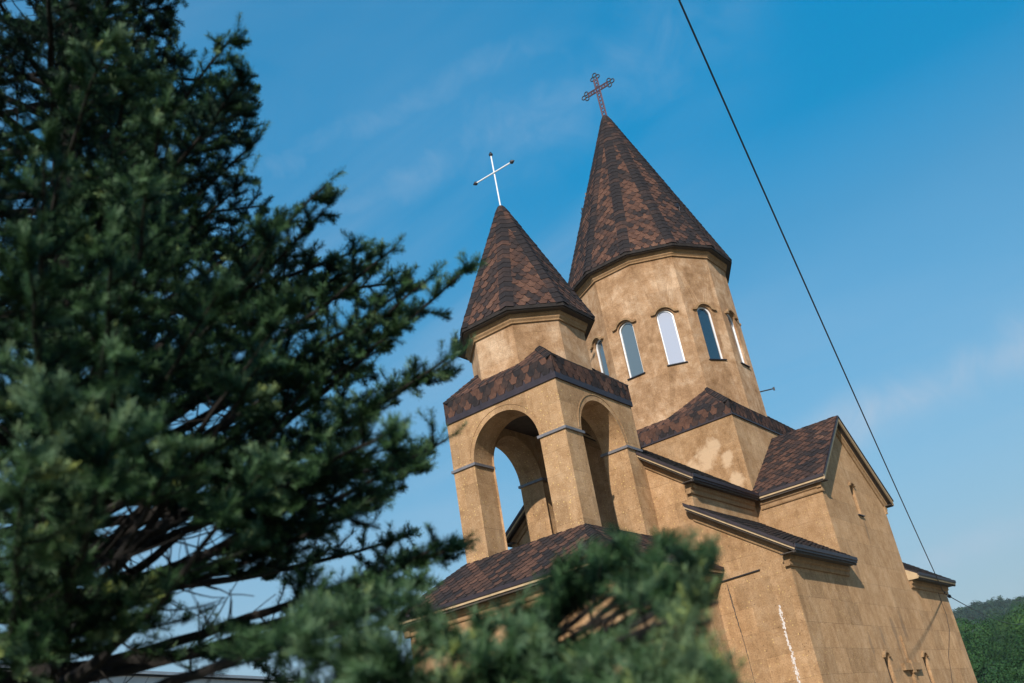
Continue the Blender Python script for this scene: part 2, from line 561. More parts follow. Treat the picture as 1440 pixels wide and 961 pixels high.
def tri_mesh(name, tris, mat, tint=None):
    """tris (N,3,3) -> one mesh, optional per-corner point attribute"""
    n = len(tris)
    me = bpy.data.meshes.new(name)
    me.vertices.add(n*3); me.loops.add(n*3); me.polygons.add(n)
    me.vertices.foreach_set('co', np.ascontiguousarray(tris, dtype=np.float32).ravel())
    me.loops.foreach_set('vertex_index', np.arange(n*3, dtype=np.int32))
    me.polygons.foreach_set('loop_start', np.arange(0, n*3, 3, dtype=np.int32))
    me.update()
    if tint is not None:
        at_ = me.attributes.new('tint', 'FLOAT', 'POINT')
        at_.data.foreach_set('value', np.repeat(tint, 3).astype(np.float32) if len(tint) == n else tint.astype(np.float32))
    me.materials.append(mat)
    return me


def forest(name, rng, az0, az1, d0, d1, step, hf, nleaf, lsize, rad, mat):
    P = []
    d = d0
    while d < d1:
        da = np.degrees(step/d)
        for a in np.arange(az0, az1, da):
            aa = a+rng.uniform(-.45, .45)*da; dd = d+rng.uniform(-.45, .45)*step
            P.append((aa, dd))
        d += step*0.95
    P = np.array(P)
    z = hf(P[:, 0], P[:, 1])
    C = np.stack([CAM[0]+P[:, 1]*np.sin(np.radians(P[:, 0])), CAM[1]+P[:, 1]*np.cos(np.radians(P[:, 0])), z], -1)
    n = len(C)
    rr = rad*rng.uniform(.60, 1.45, n)
    C[:, 2] += rng.uniform(-2.0, 2.6, n)
    T, tint = [], []
    # every crown is a cluster of leafy lobes over its own centre
    for i in range(n):
        k = rng.integers(4, 8)
        lob = rng.normal(size=(k, 3))*np.array([.38, .38, .26]); lob[:, 2] += .6; lob[0] = (0, 0, .75)
        lr = rng.uniform(.34, .60, k); lr[0] = .72
        li = rng.integers(0, k, nleaf)
        nd = rng.normal(size=(nleaf, 3)); nd[:, 2] = np.abs(nd[:, 2])*1.0+0.02-.35*rng.random(nleaf)
        nd /= np.linalg.norm(nd, axis=1, keepdims=True)
        c = C[i]+rr[i]*(lob[li]+nd*(lr[li]*rng.uniform(.8, 1.06, nleaf))[:, None]) + np.array([0, 0, rr[i]*.25])
        e = rng.normal(size=(nleaf, 3)); nn = nd+rng.normal(size=(nleaf, 3))*.28
        e -= nn*(np.sum(e*nn, 1)/np.sum(nn*nn, 1))[:, None]; e /= np.linalg.norm(e, axis=1, keepdims=True)
        g_ = np.cross(nn/np.linalg.norm(nn, axis=1, keepdims=True), e)
        s_ = lsize*rng.uniform(.6, 1.3, (nleaf, 1))
        T.append(np.stack([c-e*s_, c+e*s_, c+g_*s_*1.5], 1))
        tint.append(np.clip(rng.normal(.40, .30)+rng.normal(0, .07, nleaf), 0, 1))
    me = tri_mesh(name, np.concatenate(T), mat, np.concatenate(tint))
    o = bpy.data.objects.new(name, me); COL.objects.link(o)
    o['kind'] = 'stuff'
    return o


rng = np.random.default_rng(11)
fo = forest('forest', rng, -16.0, -3.0, 125, 478, 8.6, near_h, 2000, 0.15, 4.1, mat_forest('forest_leaves', (0.024, 0.070, 0.019)))
fo['label'] = 'dense green deciduous wood covering the hillside beyond the church wall'; fo['category'] = 'forest'
f2 = forest('forest', rng, -17.5, -6.0, 780, 1010, 8.0, far_h, 130, 0.75, 5.0, mat_forest('forest_leaves_far', (0.016, 0.042, 0.020)))
f2['label'] = 'bluish dark wood along the distant ridge behind the green hillside'; f2['category'] = 'forest'

# ------------------------------------------------------------------ summer haze
mb = MB(); mb.box(-1500, 1500, -1500, 1500, GZ-1.0, 120)
hz = bpy.data.materials.new('haze_air'); hz.use_nodes = True
_t = NT(hz.node_tree)
hz.node_tree.nodes.remove(hz.node_tree.nodes['Principled BSDF'])
pv = _t.n('ShaderNodeVolumePrincipled')
pv.inputs['Color'].default_value = (0.80, 0.90, 1.0, 1)
pv.inputs['Density'].default_value = 0.00011
pv.inputs['Anisotropy'].default_value = 0.0
_t.l(pv.outputs[0], hz.node_tree.nodes['Material Output'].inputs['Volume'])
ho = mb.build('haze', hz)
ho['kind'] = 'stuff'

# ------------------------------------------------------------------ the church
church = thing('church', BASE, 'ochre tuff stone church with two brown shingled spires and an arched belfry porch', 'church')


def part(mb, name, mat, parent=None, **kw):
    return mb.build(name, mat, parent or church, **kw)


MX, MY = -1.64, 10.231
D = 3.507                     # facade plane
NX = 1.066; NXL = 2*MX-NX     # nave walls
X1 = 2.982; X1L = 2*MX-X1     # aisle and transept walls
YR = 17.136                   # rear wall
TH = 2.792                    # half width of transept
ZR, ZE = -0.075, -2.334       # ridge, nave eave
SL = (ZR-ZE)/(TH+0.249)       # main roof pitch
ZAE = -4.621                  # aisle eave
OVA = 0.324
Y0T, Y1T = MY-TH, MY+TH


# --- shingle laying --------------------------------------------------
def clip(poly, tri):
    """convex clip of poly by convex counter-clockwise tri (2-D)"""
    out = poly
    n = len(tri)
    for i in range(n):
        a, b = tri[i], tri[(i+1) % n]
        if not out:
            return out
        inp, out = out, []
        for j in range(len(inp)):
            p, q = inp[j], inp[(j+1) % len(inp)]
            sp = (b[0]-a[0])*(p[1]-a[1])-(b[1]-a[1])*(p[0]-a[0])
            sq = (b[0]-a[0])*(q[1]-a[1])-(b[1]-a[1])*(q[0]-a[0])
            if sp >= 0:
                out.append(p)
            if sp*sq < 0:
                tt = sp/(sp-sq)
                out.append((p[0]+tt*(q[0]-p[0]), p[1]+tt*(q[1]-p[1])))
    return out


def lay_shingles(mb, pts, w=0.28, h=0.15, seed=0, th=0.024):
    """hexagonal tabs in courses over a flat convex roof face, outward side up"""
    rg = random.Random(seed)
    P = [np.array(p, float) for p in pts]
    n = np.cross(P[1]-P[0], P[2]-P[0]); n /= np.linalg.norm(n)
    if n[2] < -1e-6 or (abs(n[2]) < 1e-3 and False):
        n = -n; P = P[::-1]
    if abs(n[2]) > .999:
        u = np.array([1., 0, 0])
    else:
        u = np.array([-n[1], n[0], 0]); u /= np.linalg.norm(u)
    v = np.cross(n, u)
    O = P[0]
    q = [((p-O) @ u, (p-O) @ v) for p in P]
    ar = sum(q[i][0]*q[(i+1) % len(q)][1]-q[(i+1) % len(q)][0]*q[i][1] for i in range(len(q)))
    if ar < 0:
        q = q[::-1]
    u0, u1 = min(a for a, _ in q), max(a for a, _ in q)
    v0, v1 = min(b for _, b in q), max(b for _, b in q)
    off = rg.random()*w
    j = 0
    vv = v0-0.2*h
    while vv < v1:
        i0 = int((u0-off)/w)-2
        for i in range(i0, int((u1-off)/w)+3):
            c = off+(i+.5*(j % 2))*w
            jt = rg.uniform(-.006, .006)
            gp = 0.0035
            tab = [(c-w/2+gp, vv+h*1.04), (c-w/2+gp, vv+h), (c-w/4+.004+jt, vv+jt), (c+w/4-.004+jt, vv+jt), (c+w/2-gp, vv+h), (c+w/2-gp, vv+h*1.04), (c+w/2-gp, vv+2.05*h), (c-w/2+gp, vv+2.05*h)]
            t = clip(tab, q)
            if len(t) < 3:
                continue
            lf = th*rg.uniform(.8, 1.25)
            top = []
            for a, b in t:
                k = max(0, 1-(b-vv)/(2.05*h))
                top.append(O+u*a+v*b+n*(0.003+lf*k))
            base = [O+u*a+v*b+n*0.0005 for a, b in t]
            k0 = len(mb.v); m = len(t)
            mb.v += [tuple(p) for p in top]+[tuple(p) for p in base]
            mb.f.append([k0+x for x in range(m)])
            for x in range(m):
                y = (x+1) % m
                if min(t[x][1], t[y][1]) < vv+1.02*h:
                    mb.dark.add(len(mb.f))
                    mb.f.append([k0+x, k0+m+x, k0+m+y, k0+y])
        vv += h
        j += 1


def lay_caps(mb, A, B, n1, n2, w=0.17, h=0.135, seed=0):
    """overlapping bent plates up a hip from A to B; n1, n2 = outward normals of the faces left and right"""
    rg = random.Random(seed)
    A, B = np.array(A, float), np.array(B, float)
    L = np.linalg.norm(B-A); e = (B-A)/L
    n1, n2 = np.array(n1, float), np.array(n2, float)
    s1 = np.cross(e, n1); s1 /= np.linalg.norm(s1)
    s2 = np.cross(e, n2); s2 /= np.linalg.norm(s2)
    up = (n1+n2); up /= np.linalg.norm(up)
    if s1 @ n2 > 0:
        s1 = -s1
    if s2 @ n1 > 0:
        s2 = -s2
    k = int(L/h)
    for i in range(k):
        t0 = i*h; t1 = min(L, t0+1.5*h)
        w0 = min(w, (L-t0)*0.22+0.02)*rg.uniform(.93, 1.05); w1 = min(w0, (L-t1)*0.22+0.02)
        l0, l1 = 0.046*rg.uniform(.9, 1.15), 0.026
        pts = []
        for (t, ww, lf) in ((t0, w0, l0), (t1, w1, l1)):
            c = A+e*t
            pts += [c+s1*ww+n1*(lf*.75), c+up*lf, c+s2*ww+n2*(lf*.75)]
        bs = [p-up*0.030 for p in pts]
        k0 = len(mb.v)
        mb.v += [tuple(p) for p in pts+bs]
        for fi, f in enumerate(((0, 1, 4, 3), (1, 2, 5, 4), (0, 6, 7, 1), (1, 7, 8, 2), (0, 3, 9, 6), (2, 8, 11, 5))):
            if fi > 1:
                mb.dark.add(len(mb.f))
            mb.f.append([k0+x for x in f])


def roof(name, faces, w=0.28, h=0.15, seed=0, parent=None, thick=0.05):
    """shingled roof part: thin deck plus laid tabs"""
    mb = MB()
    for i, fpts in enumerate(faces):
        P = [np.array(p, float) for p in fpts]
        n = np.cross(P[1]-P[0], P[2]-P[0]); n /= np.linalg.norm(n)
        if n[2] < 0:
            n = -n
        mb.prism([p-n*0.002 for p in P], [p-n*thick for p in P])
    d = part(mb, name, m_metal, parent)
    sh = MB()
    for i, fpts in enumerate(faces):
        lay_shingles(sh, fpts, w, h, seed*7+i)
    part(sh, 'shingle_field', m_shingle, d, recalc=False)
    return d


def cornice(parent, A, B, out, slope, ov, tA=0.0, tB=0.0, fr=True, dz=0.0, frz=0.39, board=None, rake=False):
    """edge trim along roof edge A-B: metal drip, light fascia board, dark soffit, stone frieze on the wall below"""
    A, B, out = np.array(A, float), np.array(B, float), np.array(out, float)
    e = (B-A)/np.linalg.norm(B-A)

    def loft(prof, name, mat, a=0.0, b=0.0):
        mb = MB()
        mb.prism([A+e*a+out*o+np.array([0, 0, z-o*slope*f]) for o, z, f in prof], [B-e*b+out*o+np.array([0, 0, z-o*slope*f]) for o, z, f in prof])
        return part(mb, name, mat, parent)
    de = -0.030 if rake else -0.070
    loft([(0.035, 0.012, 0), (0.035, de, 0), (-0.03, de, 1), (-0.03, -0.006, 1)], 'drip_edge', m_metal)
    fb = -0.150 if rake else -0.125
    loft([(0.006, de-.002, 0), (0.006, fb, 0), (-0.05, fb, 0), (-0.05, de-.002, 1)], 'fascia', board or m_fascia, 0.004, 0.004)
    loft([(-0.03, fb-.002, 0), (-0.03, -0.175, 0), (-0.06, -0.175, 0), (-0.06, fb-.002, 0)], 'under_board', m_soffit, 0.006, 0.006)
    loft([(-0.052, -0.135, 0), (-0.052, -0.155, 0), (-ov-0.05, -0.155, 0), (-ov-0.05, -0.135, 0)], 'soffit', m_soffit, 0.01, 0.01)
    if fr:
        loft([(-ov+0.10, -0.157, 0), (-ov+0.10, -0.255, 0), (-ov+0.055, -0.285, 0), (-ov+0.055, -frz+.03, 0), (-ov+0.04, -frz, 0), (-ov-0.08, -frz, 0), (-ov-0.08, -0.157, 0)], 'frieze', m_trim, tA, tB)


# --- walls ------------------------------------------------------------
def arc(cx, cz, r, a0, a1, n):
    return [(cx+r*math.cos(a0+(a1-a0)*i/n), cz+r*math.sin(a0+(a1-a0)*i/n)) for i in range(n+1)]


def outline_opening(uc, hw, sill, spring, n=14):
    """left half going up and right half going up, from sill to crown"""
    left = [(uc-hw, sill)]+[(uc-hw*math.cos(t), spring+hw*math.sin(t)) for t in np.linspace(0, math.pi/2, n)]
    right = [(uc+hw, sill)]+[(uc+hw*math.cos(t), spring+hw*math.sin(t)) for t in np.linspace(0, math.pi/2, n)]
    return left, right


def wall_slab(mb, F, u0, u1, z0, topL, topC, topR, uc, hw, sill, spring, depth):
    """wall from u0 to u1 with one arched recess; F(u,z,d) -> 3-D point, d = depth behind the face"""
    L, Rr = outline_opening(uc, hw, sill, spring)
    mb.poly([F(*p, 0) for p in [(u0, z0), (uc, z0), (uc, sill)]+L+[(uc, topC), (u0, topL)]])
    mb.poly([F(*p, 0) for p in [(u1, z0), (u1, topR), (uc, topC)]+Rr[::-1]+[(uc, sill), (uc, z0)]])
    ring = L+Rr[::-1][1:]
    for i in range(len(ring)):
        a, b = ring[i], ring[(i+1) % len(ring)]
        mb.poly([F(*a, 0), F(*b, 0), F(*b, depth), F(*a, depth)])
    mb.poly([F(*p, depth+.002) for p in ring])


def frame_strip(mb, F, path, o_in, o_out, d0, d1, closed=False):
    """band along a 2-D path (u,z), offset sideways by o_in..o_out, from depth d0 to d1"""
    n = len(path)
    nor = []
    for i in range(n):
        a = path[i-1] if (i > 0 or closed) else path[i]
        b = path[(i+1) % n] if (i < n-1 or closed) else path[i]
        dx, dz = b[0]-a[0], b[1]-a[1]; l = math.hypot(dx, dz) or 1
        nor.append((-dz/l, dx/l))
    k = len(mb.v)
    for (u, z), (a, b) in zip(path, nor):
        for o, d in ((o_in, d0), (o_out, d0), (o_out, d1), (o_in, d1)):
            mb.v.append(tuple(F(u+a*o, z+b*o, d)))
    m = n if closed else n-1
    for i in range(m):
        j = (i+1) % n
        for q in range(4):
            q2 = (q+1) % 4
            mb.f.append([k+i*4+q, k+i*4+q2, k+j*4+q2, k+j*4+q])
    if not closed:
        mb.f.append([k, k+1, k+2, k+3]); mb.f.append([k+(n-1)*4+q for q in (3, 2, 1, 0)])


def faceY(y):            # wall looking to -Y
    return lambda u, z, d: (u, y+d, z)


def faceX(x):            # wall looking to +X
    return lambda u, z, d: (x-d, u, z)


def small_opening(F, uc, hw, sill, spring, depth, hood_w, frame=True, glassm=None, sillw=None, hood_r=None, parent_name='window'):
    """window part: hood mould, sill, frame and pane"""
    L, Rr = outline_opening(uc, hw, sill, spring)
    ring = L+Rr[::-1][1:]
    mb = MB()
    frame_strip(mb, F, ring, -0.045, 0.004, depth-0.055, depth-0.005, closed=True)
    if not frame:
        mb = MB()
        frame_strip(mb, F, ring, -0.02, 0.004, depth-0.045, depth-0.005, closed=True)
    w = part(mb, parent_name, m_frame if frame else m_trim)
    pn = MB()
    pn.prism([F(*p, depth-0.028) for p in ring], [F(*p, depth-0.012) for p in ring])
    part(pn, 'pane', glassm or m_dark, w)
    hd = MB()
    r = hood_r or hw*1.28
    a0 = math.asin(min(.9, 0.15/r)); zl = spring+r*math.sin(a0); xl = r*math.cos(a0)
    path = [(uc-xl-hood_w, zl-.004), (uc-xl-.02, zl)]+[(uc-r*math.cos(t), spring+r*math.sin(t)) for t in np.linspace(a0+.04, math.pi-a0-.04, 16)]+[(uc+xl+.02, zl), (uc+xl+hood_w, zl-.004)]
    ht, hp = (0.034, -0.085) if frame else (0.026, -0.060)
    frame_strip(hd, F, path, -ht, ht, hp, 0.03)
    part(hd, 'hood_mould', m_trim, w)
    sb = MB()
    sw = sillw or hw+.05
    sb.prism([F(uc-sw, sill-.035, -.06), F(uc+sw, sill-.035, -.06), F(uc+sw, sill-.035, .06), F(uc-sw, sill-.035, .06)],
             [F(uc-sw, sill-.008, -.055), F(uc+sw, sill-.008, -.055), F(uc+sw, sill-.004, .06), F(uc-sw, sill-.004, .06)])
    part(sb, 'sill', m_darkcap, w)
    return w


# nave body (solid gable block) with its west front
zw = lambda o: ZE-0.05
mb = MB()
zn = ZE-0.269*0.0+0.269*SL-0.10      # wall head under the roof slope at the nave wall
prof = [(NXL, GZ), (NX, GZ), (NX, zn), (MX, ZR-0.10), (NXL, zn)]
mb.prism([(x, D, z) for x, z in prof], [(x, YR, z) for x, z in prof])
part(mb, 'nave_wall', m_stone, bevel=.014)
# aisles, four blocks beside the transept
azn = -3.06+0.10                       # roof against nave wall
ASL = (azn-0.10-ZAE)/(X1+OVA-NX)


def aisle(s, y0, y1):
    mb = MB()
    xs = [NX+.002, X1, X1, NX+.002]
    zt = azn-0.10-ASL*(X1-NX)-0.12
    zi = azn-0.10-0.12
    pr = [(xs[0], GZ), (xs[1], GZ), (xs[2], zt), (xs[3], zi)]
    if s < 0:
        pr = [(2*MX-x, z) for x, z in pr]
    mb.prism([(x, y0, z) for x, z in pr], [(x, y1, z) for x, z in pr])
    part(mb, 'aisle_wall', m_stone, bevel=.0)
    xe = X1+OVA
    za = azn-0.10
    f = lambda x: x if s > 0 else 2*MX-x
    ya, yb = (y0-0.30, y1) if y0 < MY else (y0, y1+0.30)
    rf = roof('aisle_roof', [[(f(NX+.004), ya, za), (f(xe), ya, ZAE), (f(xe), yb, ZAE), (f(NX+.004), yb, za)]], seed=3+int(y0)+s)
    cornice(rf, (f(xe), ya+.003, ZAE), (f(xe), yb-.003, ZAE), (s, 0, 0), -ASL, OVA, 0.30-.10 if y0 < MY else -0.0, 0.0 if y0 < MY else .20, board=m_metal if y0 < MY else None)
    if y0 < MY:
        cornice(rf, (f(NX-.14), ya, za+.14*ASL), (f(xe), ya, ZAE), (0, -1, 0), 0, 0.30, 0.05, 0.28)
        cap = MB()
        cap.prism([(f(NX-.15), ya-.02, za+.15*ASL-.004), (f(NX+.02), ya-.02, za-.02*ASL-.004), (f(NX+.02), ya-.02, za-.02*ASL-.05), (f(NX-.15), ya-.02, za+.15*ASL-.05)],
                  [(f(NX-.15), D-.002, za+.15*ASL-.004), (f(NX+.02), D-.002, za-.02*ASL-.004), (f(NX+.02), D-.002, za-.02*ASL-.05), (f(NX-.15), D-.002, za+.15*ASL-.05)])
        part(cap, 'end_board', m_metal, rf)
    else:
        cornice(rf, (f(NX+.02), yb, za-.02*ASL), (f(xe), yb, ZAE), (0, 1, 0), 0, 0.30, 0.0, 0.28)
        # open end of the eave box against the transept
    return rf


for s in (1, -1):
    aisle(s, D, Y0T-.002)
    aisle(s, Y1T+.002, YR)
# light end board closing the eave box beside the transept
eb = MB()
eb.prism([(X1+.004, Y1T-.045, ZAE+.31*ASL-.05), (X1+OVA-.01, Y1T-.045, ZAE-.03), (X1+OVA-.01, Y1T-.045, ZAE-.165), (X1+.004, Y1T-.045, ZAE-.165)],
         [(X1+.004, Y1T-.004, ZAE+.31*ASL-.05), (X1+OVA-.01, Y1T-.004, ZAE-.03), (X1+OVA-.01, Y1T-.004, ZAE-.165), (X1+.004, Y1T-.004, ZAE-.165)])
part(eb, 'eave_end_board', m_fascia)

# transept: side walls, gable wall with windows
zt = ZE+0.249*SL-0.10
for s in (1, -1):
    xg = X1 if s > 0 else X1L
    mb = MB()
    for y in (Y0T, Y1T):
        mb.poly([(MX, y, GZ), (xg, y, GZ), (xg, y, zt), (MX, y, zt)])
    F = faceX(xg) if s > 0 else (lambda u, z, d: (X1L+d, u, z))
    zsplit = -5.6
    # lower belt with the two niches, upper gable with the slit
    wall_slab(mb, F, Y0T, MY, GZ, zsplit, zsplit, zsplit, 8.45, 0.215, -8.9, -7.15, 0.12)
    wall_slab(mb, F, MY, Y1T, GZ, zsplit, zsplit, zsplit, 11.98, 0.215, -8.9, -7.15, 0.12)
    L, Rr = outline_opening(MY, .17, -3.06, -2.33)
    top = ZR-0.10
    mb.poly([F(*p, 0) for p in [(Y0T, zsplit), (MY, zsplit), (MY, -3.06)]+L+[(MY, top), (Y0T, zt)]])
    mb.poly([F(*p, 0) for p in [(Y1T, zsplit), (Y1T, zt), (MY, top)]+Rr[::-1]+[(MY, -3.06), (MY, zsplit)]])
    ring = L+Rr[::-1][1:]
    for i in range(len(ring)):
        a, b = ring[i], ring[(i+1) % len(ring)]
        mb.poly([F(*a, 0), F(*b, 0), F(*b, .12), F(*a, .12)])
    mb.poly([F(*p, .122) for p in ring])
    part(mb, 'transept_wall', m_gable)
    if s > 0:
        FG = F
        small_opening(F, MY, .17, -3.06, -2.33, 0.115, 0.05, frame=False, glassm=m_niche, sillw=.235, hood_r=.235, parent_name='slit_window')
        for yc in (8.45, 11.98):
            small_opening(F, yc, .215, -8.9, -7.15, 0.115, 0.07, frame=False, glassm=m_niche, hood_r=.27, parent_name='niche_window')
    xe = xg+s*0.249
    f = lambda y: y
    fs = [[(MX, Y0T-.249, ZE), (xe, Y0T-.249, ZE), (xe, MY, ZR), (MX, MY, ZR)], [(xe, Y1T+.249, ZE), (MX, Y1T+.249, ZE), (MX, MY, ZR), (xe, MY, ZR)]]
    rf = roof('transept_roof', fs, seed=21+s)
    xi = NX+.269 if s > 0 else NXL-.269
    for y, o in ((Y0T-.249, -1), (Y1T+.249, 1)):
        cornice(rf, (xi, y, ZE), (xe-s*.003, y, ZE), (0, o, 0), -SL, 0.249, -.1, .20)
        cornice(rf, (xe, y, ZE), (xe, MY, ZR), (s, 0, 0), 0, 0.249, .18, .05, rake=True)

# nave roof, front and back lengths
for y0, y1, o in ((D-.30, Y0T-.23, -1), (Y1T+.23, YR+.30, 1)):
    fs = [[(NX+.269, y0, ZE), (NX+.269, y1, ZE), (MX, y1, ZR), (MX, y0, ZR)], [(NXL-.269, y1, ZE), (NXL-.269, y0, ZE), (MX, y0, ZR), (MX, y1, ZR)]]
    rf = roof('nave_roof', fs, seed=31+o)
    for s in (1, -1):
        xe = NX+.269 if s > 0 else NXL-.269
        cornice(rf, (xe, y0+.003, ZE), (xe, y1, ZE), (s, 0, 0), -SL, 0.269, .20 if o < 0 else -.02, -.02 if o < 0 else .2, board=m_metal)
        yy = y0 if o < 0 else y1
        cornice(rf, (xe, yy, ZE), (MX, yy, ZR), (0, o, 0), 0, 0.30, .18, .0)

# podium under the dome
PS, ZP, ZPT = 2.749, 0.202, 0.623
mb = MB(); mb.box(MX-PS, MX+PS, MY-PS, MY+PS, -3.4, ZP)
part(mb, 'podium', m_podium, bevel=.016)


def ring(cx, cy, r, z, n, off):
    return [(cx+r*math.cos(R(off+360/n*i)), cy+r*math.sin(R(off+360/n*i)), z) for i in range(n)]


def skirt(name, x0, x1, y0, y1, zb, zm, zt, slope, inner, seed):
    """shingled upstand and low pyramid roof round a drum; inner = horizontal run of the slope"""
    mb = MB()
    o = 0.03
    if zm > zb:
        mb.box(x0-o-.012, x1+o+.012, y0-o-.012, y1+o+.012, zb-.012, zm)
    mb.box(x0-o+.004, x1+o-.004, y0-o+.004, y1+o-.004, zm+.001, zt-.004)
    r_in = inner
    a = [(x0-o, y0-o, zt-.004), (x1+o, y0-o, zt-.004), (x1+o, y1+o, zt-.004), (x0-o, y1+o, zt-.004)]
    b = [(x0+r_in, y0+r_in, zt+slope*(r_in+o)-.004), (x1-r_in, y0+r_in, zt+slope*(r_in+o)-.004), (x1-r_in, y1-r_in, zt+slope*(r_in+o)-.004), (x0+r_in, y1-r_in, zt+slope*(r_in+o)-.004)]
    mb.prism(a, b)
    d = part(mb, name, m_metal)
    sh = MB()
    A = [(x0-o, y0-o), (x1+o, y0-o), (x1+o, y1+o), (x0-o, y1+o)]
    B = [(x0+r_in, y0+r_in), (x1-r_in, y0+r_in), (x1-r_in, y1-r_in), (x0+r_in, y1-r_in)]
    zi = zt+slope*(r_in+o)
    for i in range(4):
        j = (i+1) % 4
        lay_shingles(sh, [(*A[i], zm), (*A[j], zm), (*A[j], zt+.01), (*A[i], zt+.01)], 0.27, 0.155, seed+i, 0.012)
        lay_shingles(sh, [(*A[i], zt), (*A[j], zt), (*B[j], zi), (*B[i], zi)], 0.27, 0.155, seed+10+i, 0.014)
    part(sh, 'shingle_field', m_shingle, d, recalc=False)
    for i in range(4):
        cp = MB()
        p = np.array((*A[i], zt+.004)); q = np.array((*B[i], zi+.004))
        ns = [np.array(v) for v in ((0, -1, .0), (1, 0, 0), (0, 1, 0), (-1, 0, 0))]
        n1 = ns[i-1]*slope+np.array([0, 0, 1]); n2 = ns[i]*slope+np.array([0, 0, 1])
        lay_caps(cp, p, q, n1/np.linalg.norm(n1), n2/np.linalg.norm(n2), 0.14, 0.14, seed+i)
        part(cp, 'ridge_cap', m_cap, d, recalc=False)
    return d


skirt('podium_roof', MX-PS, MX+PS, MY-PS, MY+PS, ZP, ZP+.035, ZPT, 1.02, 1.0, 100)

# dome drum, twelve faces with a window in each
RD, ZD0, ZD1 = 2.666, 0.3, 6.29
AP = RD*math.cos(R(15))
mb = MB()
hwf = RD*math.sin(R(15))
wins = []
for i in range(12):
    a = R(30*i-90)
    nx, ny = math.cos(a), math.sin(a); tx, ty = -ny, nx

    def F(u, z, d, nx=nx, ny=ny, tx=tx, ty=ty):
        return (MX+nx*(AP-d)+tx*u, MY+ny*(AP-d)+ty*u, z)
    wall_slab(mb, F, -hwf, hwf, ZD0, ZD1, ZD1, ZD1, 0.0, 0.275, 2.545, 4.17, 0.15)
    wins.append((i, F))
mb.poly(ring(MX, MY, RD, ZD1, 12, 15))
drum = part(mb, 'dome_drum', m_drum)
for i, F in wins:
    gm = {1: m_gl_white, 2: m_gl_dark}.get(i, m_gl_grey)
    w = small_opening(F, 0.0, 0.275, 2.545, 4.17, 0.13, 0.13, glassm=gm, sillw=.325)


def lathe_ngon(cx, cy, prof, n, off, name, mat, parent):
    mb = MB()
    for (r0, z0), (r1, z1) in zip(prof[:-1], prof[1:]):
        a, b = ring(cx, cy, r0, z0, n, off), ring(cx, cy, r1, z1, n, off)
        for i in range(n):
            j = (i+1) % n
            mb.poly([a[i], a[j], b[j], b[i]])
    return part(mb, name, mat, parent)


def spire(cx, cy, n, off, re, ze, za, rwall, zwall, name, seed, tip=0.10, w=0.28):
    cs = math.cos(math.pi/n)
    kk = (za-ze)/re
    zt = za-tip*kk
    mb = MB()
    a, b = ring(cx, cy, re-.01, ze-.004, n, off), ring(cx, cy, tip-.01, zt, n, off)
    mb.prism(a, b)
    d = part(mb, name, m_metal)
    sh, cp = MB(), MB()
    A, B = ring(cx, cy, re, ze, n, off), ring(cx, cy, tip, zt, n, off)
    nrm = []
    for i in range(n):
        j = (i+1) % n
        p = [np.array(A[i]), np.array(A[j]), np.array(B[j]), np.array(B[i])]
        nn = np.cross(p[1]-p[0], p[3]-p[0]); nn /= np.linalg.norm(nn)
        nrm.append(nn)
        lay_shingles(sh, [A[i], A[j], B[j], B[i]], w, 0.15, seed+i)
    for i in range(n):
        lay_caps(cp, A[i], B[i], nrm[i-1], nrm[i], 0.185, 0.20, seed+40+i)
    part(sh, 'shingle_field', m_shingle, d, recalc=False)
    part(cp, 'ridge_cap', m_cap, d, recalc=False)
    # eave: metal edge, dark sloping soffit, stone ring moulding
    lathe_ngon(cx, cy, [(re+.012, ze+.015), (re+.012, ze-.085), (re-.03, ze-.085), (re-.03, ze-.02), (re+.012, ze+.015)], n, off, 'drip_edge', m_eave, d)
    h = ze-zwall
    lathe_ngon(cx, cy, [(re-.032, ze-.03), (re-.032, ze-.11), (rwall+.135, zwall+.20), (rwall+.135, ze-.02)], n, off, 'soffit', m_soffit, d)
    lathe_ngon(cx, cy, [(rwall+.14, zwall+.235), (rwall+.14, zwall+.15), (rwall+.095, zwall+.115), (rwall+.095, zwall+.065), (rwall+.055, zwall+.02), (rwall+.055, zwall-.02), (rwall-.02, zwall-.02)], n, off, 'ring_moulding', m_trim, d)
    mb = MB()
    mb.prism(ring(cx, cy, tip+.035, zt-.12, n, off), ring(cx, cy, tip+.004, zt+.03, n, off))
    part(mb, 'spire_cap', m_cap, d)
    return d, zt


dome, zdt = spire(MX, MY, 12, 15, 2.983, 6.591, 14.42, RD, ZD1, 'dome_roof', 200, 0.105)

# little hooks and a lamp left on the dome slope
for px, py in ((827, 275), (820, 296), (951, 291)):
    th_ = np.radians(np.arange(-180, 0, 1.0))[:, None]; zz_ = np.arange(7.5, 13.5, .03)[None, :]
    rc = 2.983*(14.42-zz_)/(14.42-6.591)*.985
    pts_ = np.stack([MX+rc*np.cos(th_), MY+rc*np.sin(th_), zz_+0*th_], -1)
    qx, qy, _ = proj(pts_)
    ii = np.unravel_index(np.argmin((qx-px)**2+(qy-py)**2), qx.shape)
    q = pts_[ii]
    rv = q-np.array([MX, MY, q[2]]); rr = np.linalg.norm(rv)
    o_ = rv/rr; tn = np.array([-o_[1], o_[0], 0])
    mb = MB()
    b0 = [q+tn*a+np.array([0, 0, z]) for a, z in ((-.05, -.08), (.05, -.08), (.05, .08), (-.05, .08))]
    mb.prism(b0, [x+o_*.09+np.array([0, 0, .02]) for x in b0])
    mb.tube([q+np.array([0, 0, -.25]), q+o_*.10+np.array([0, 0, -.25]), q+o_*.14+np.array([0, 0, -.06])], .018, 6)
    part(mb, 'roof_hook', m_trim if py == 275 else m_darkcap, dome)

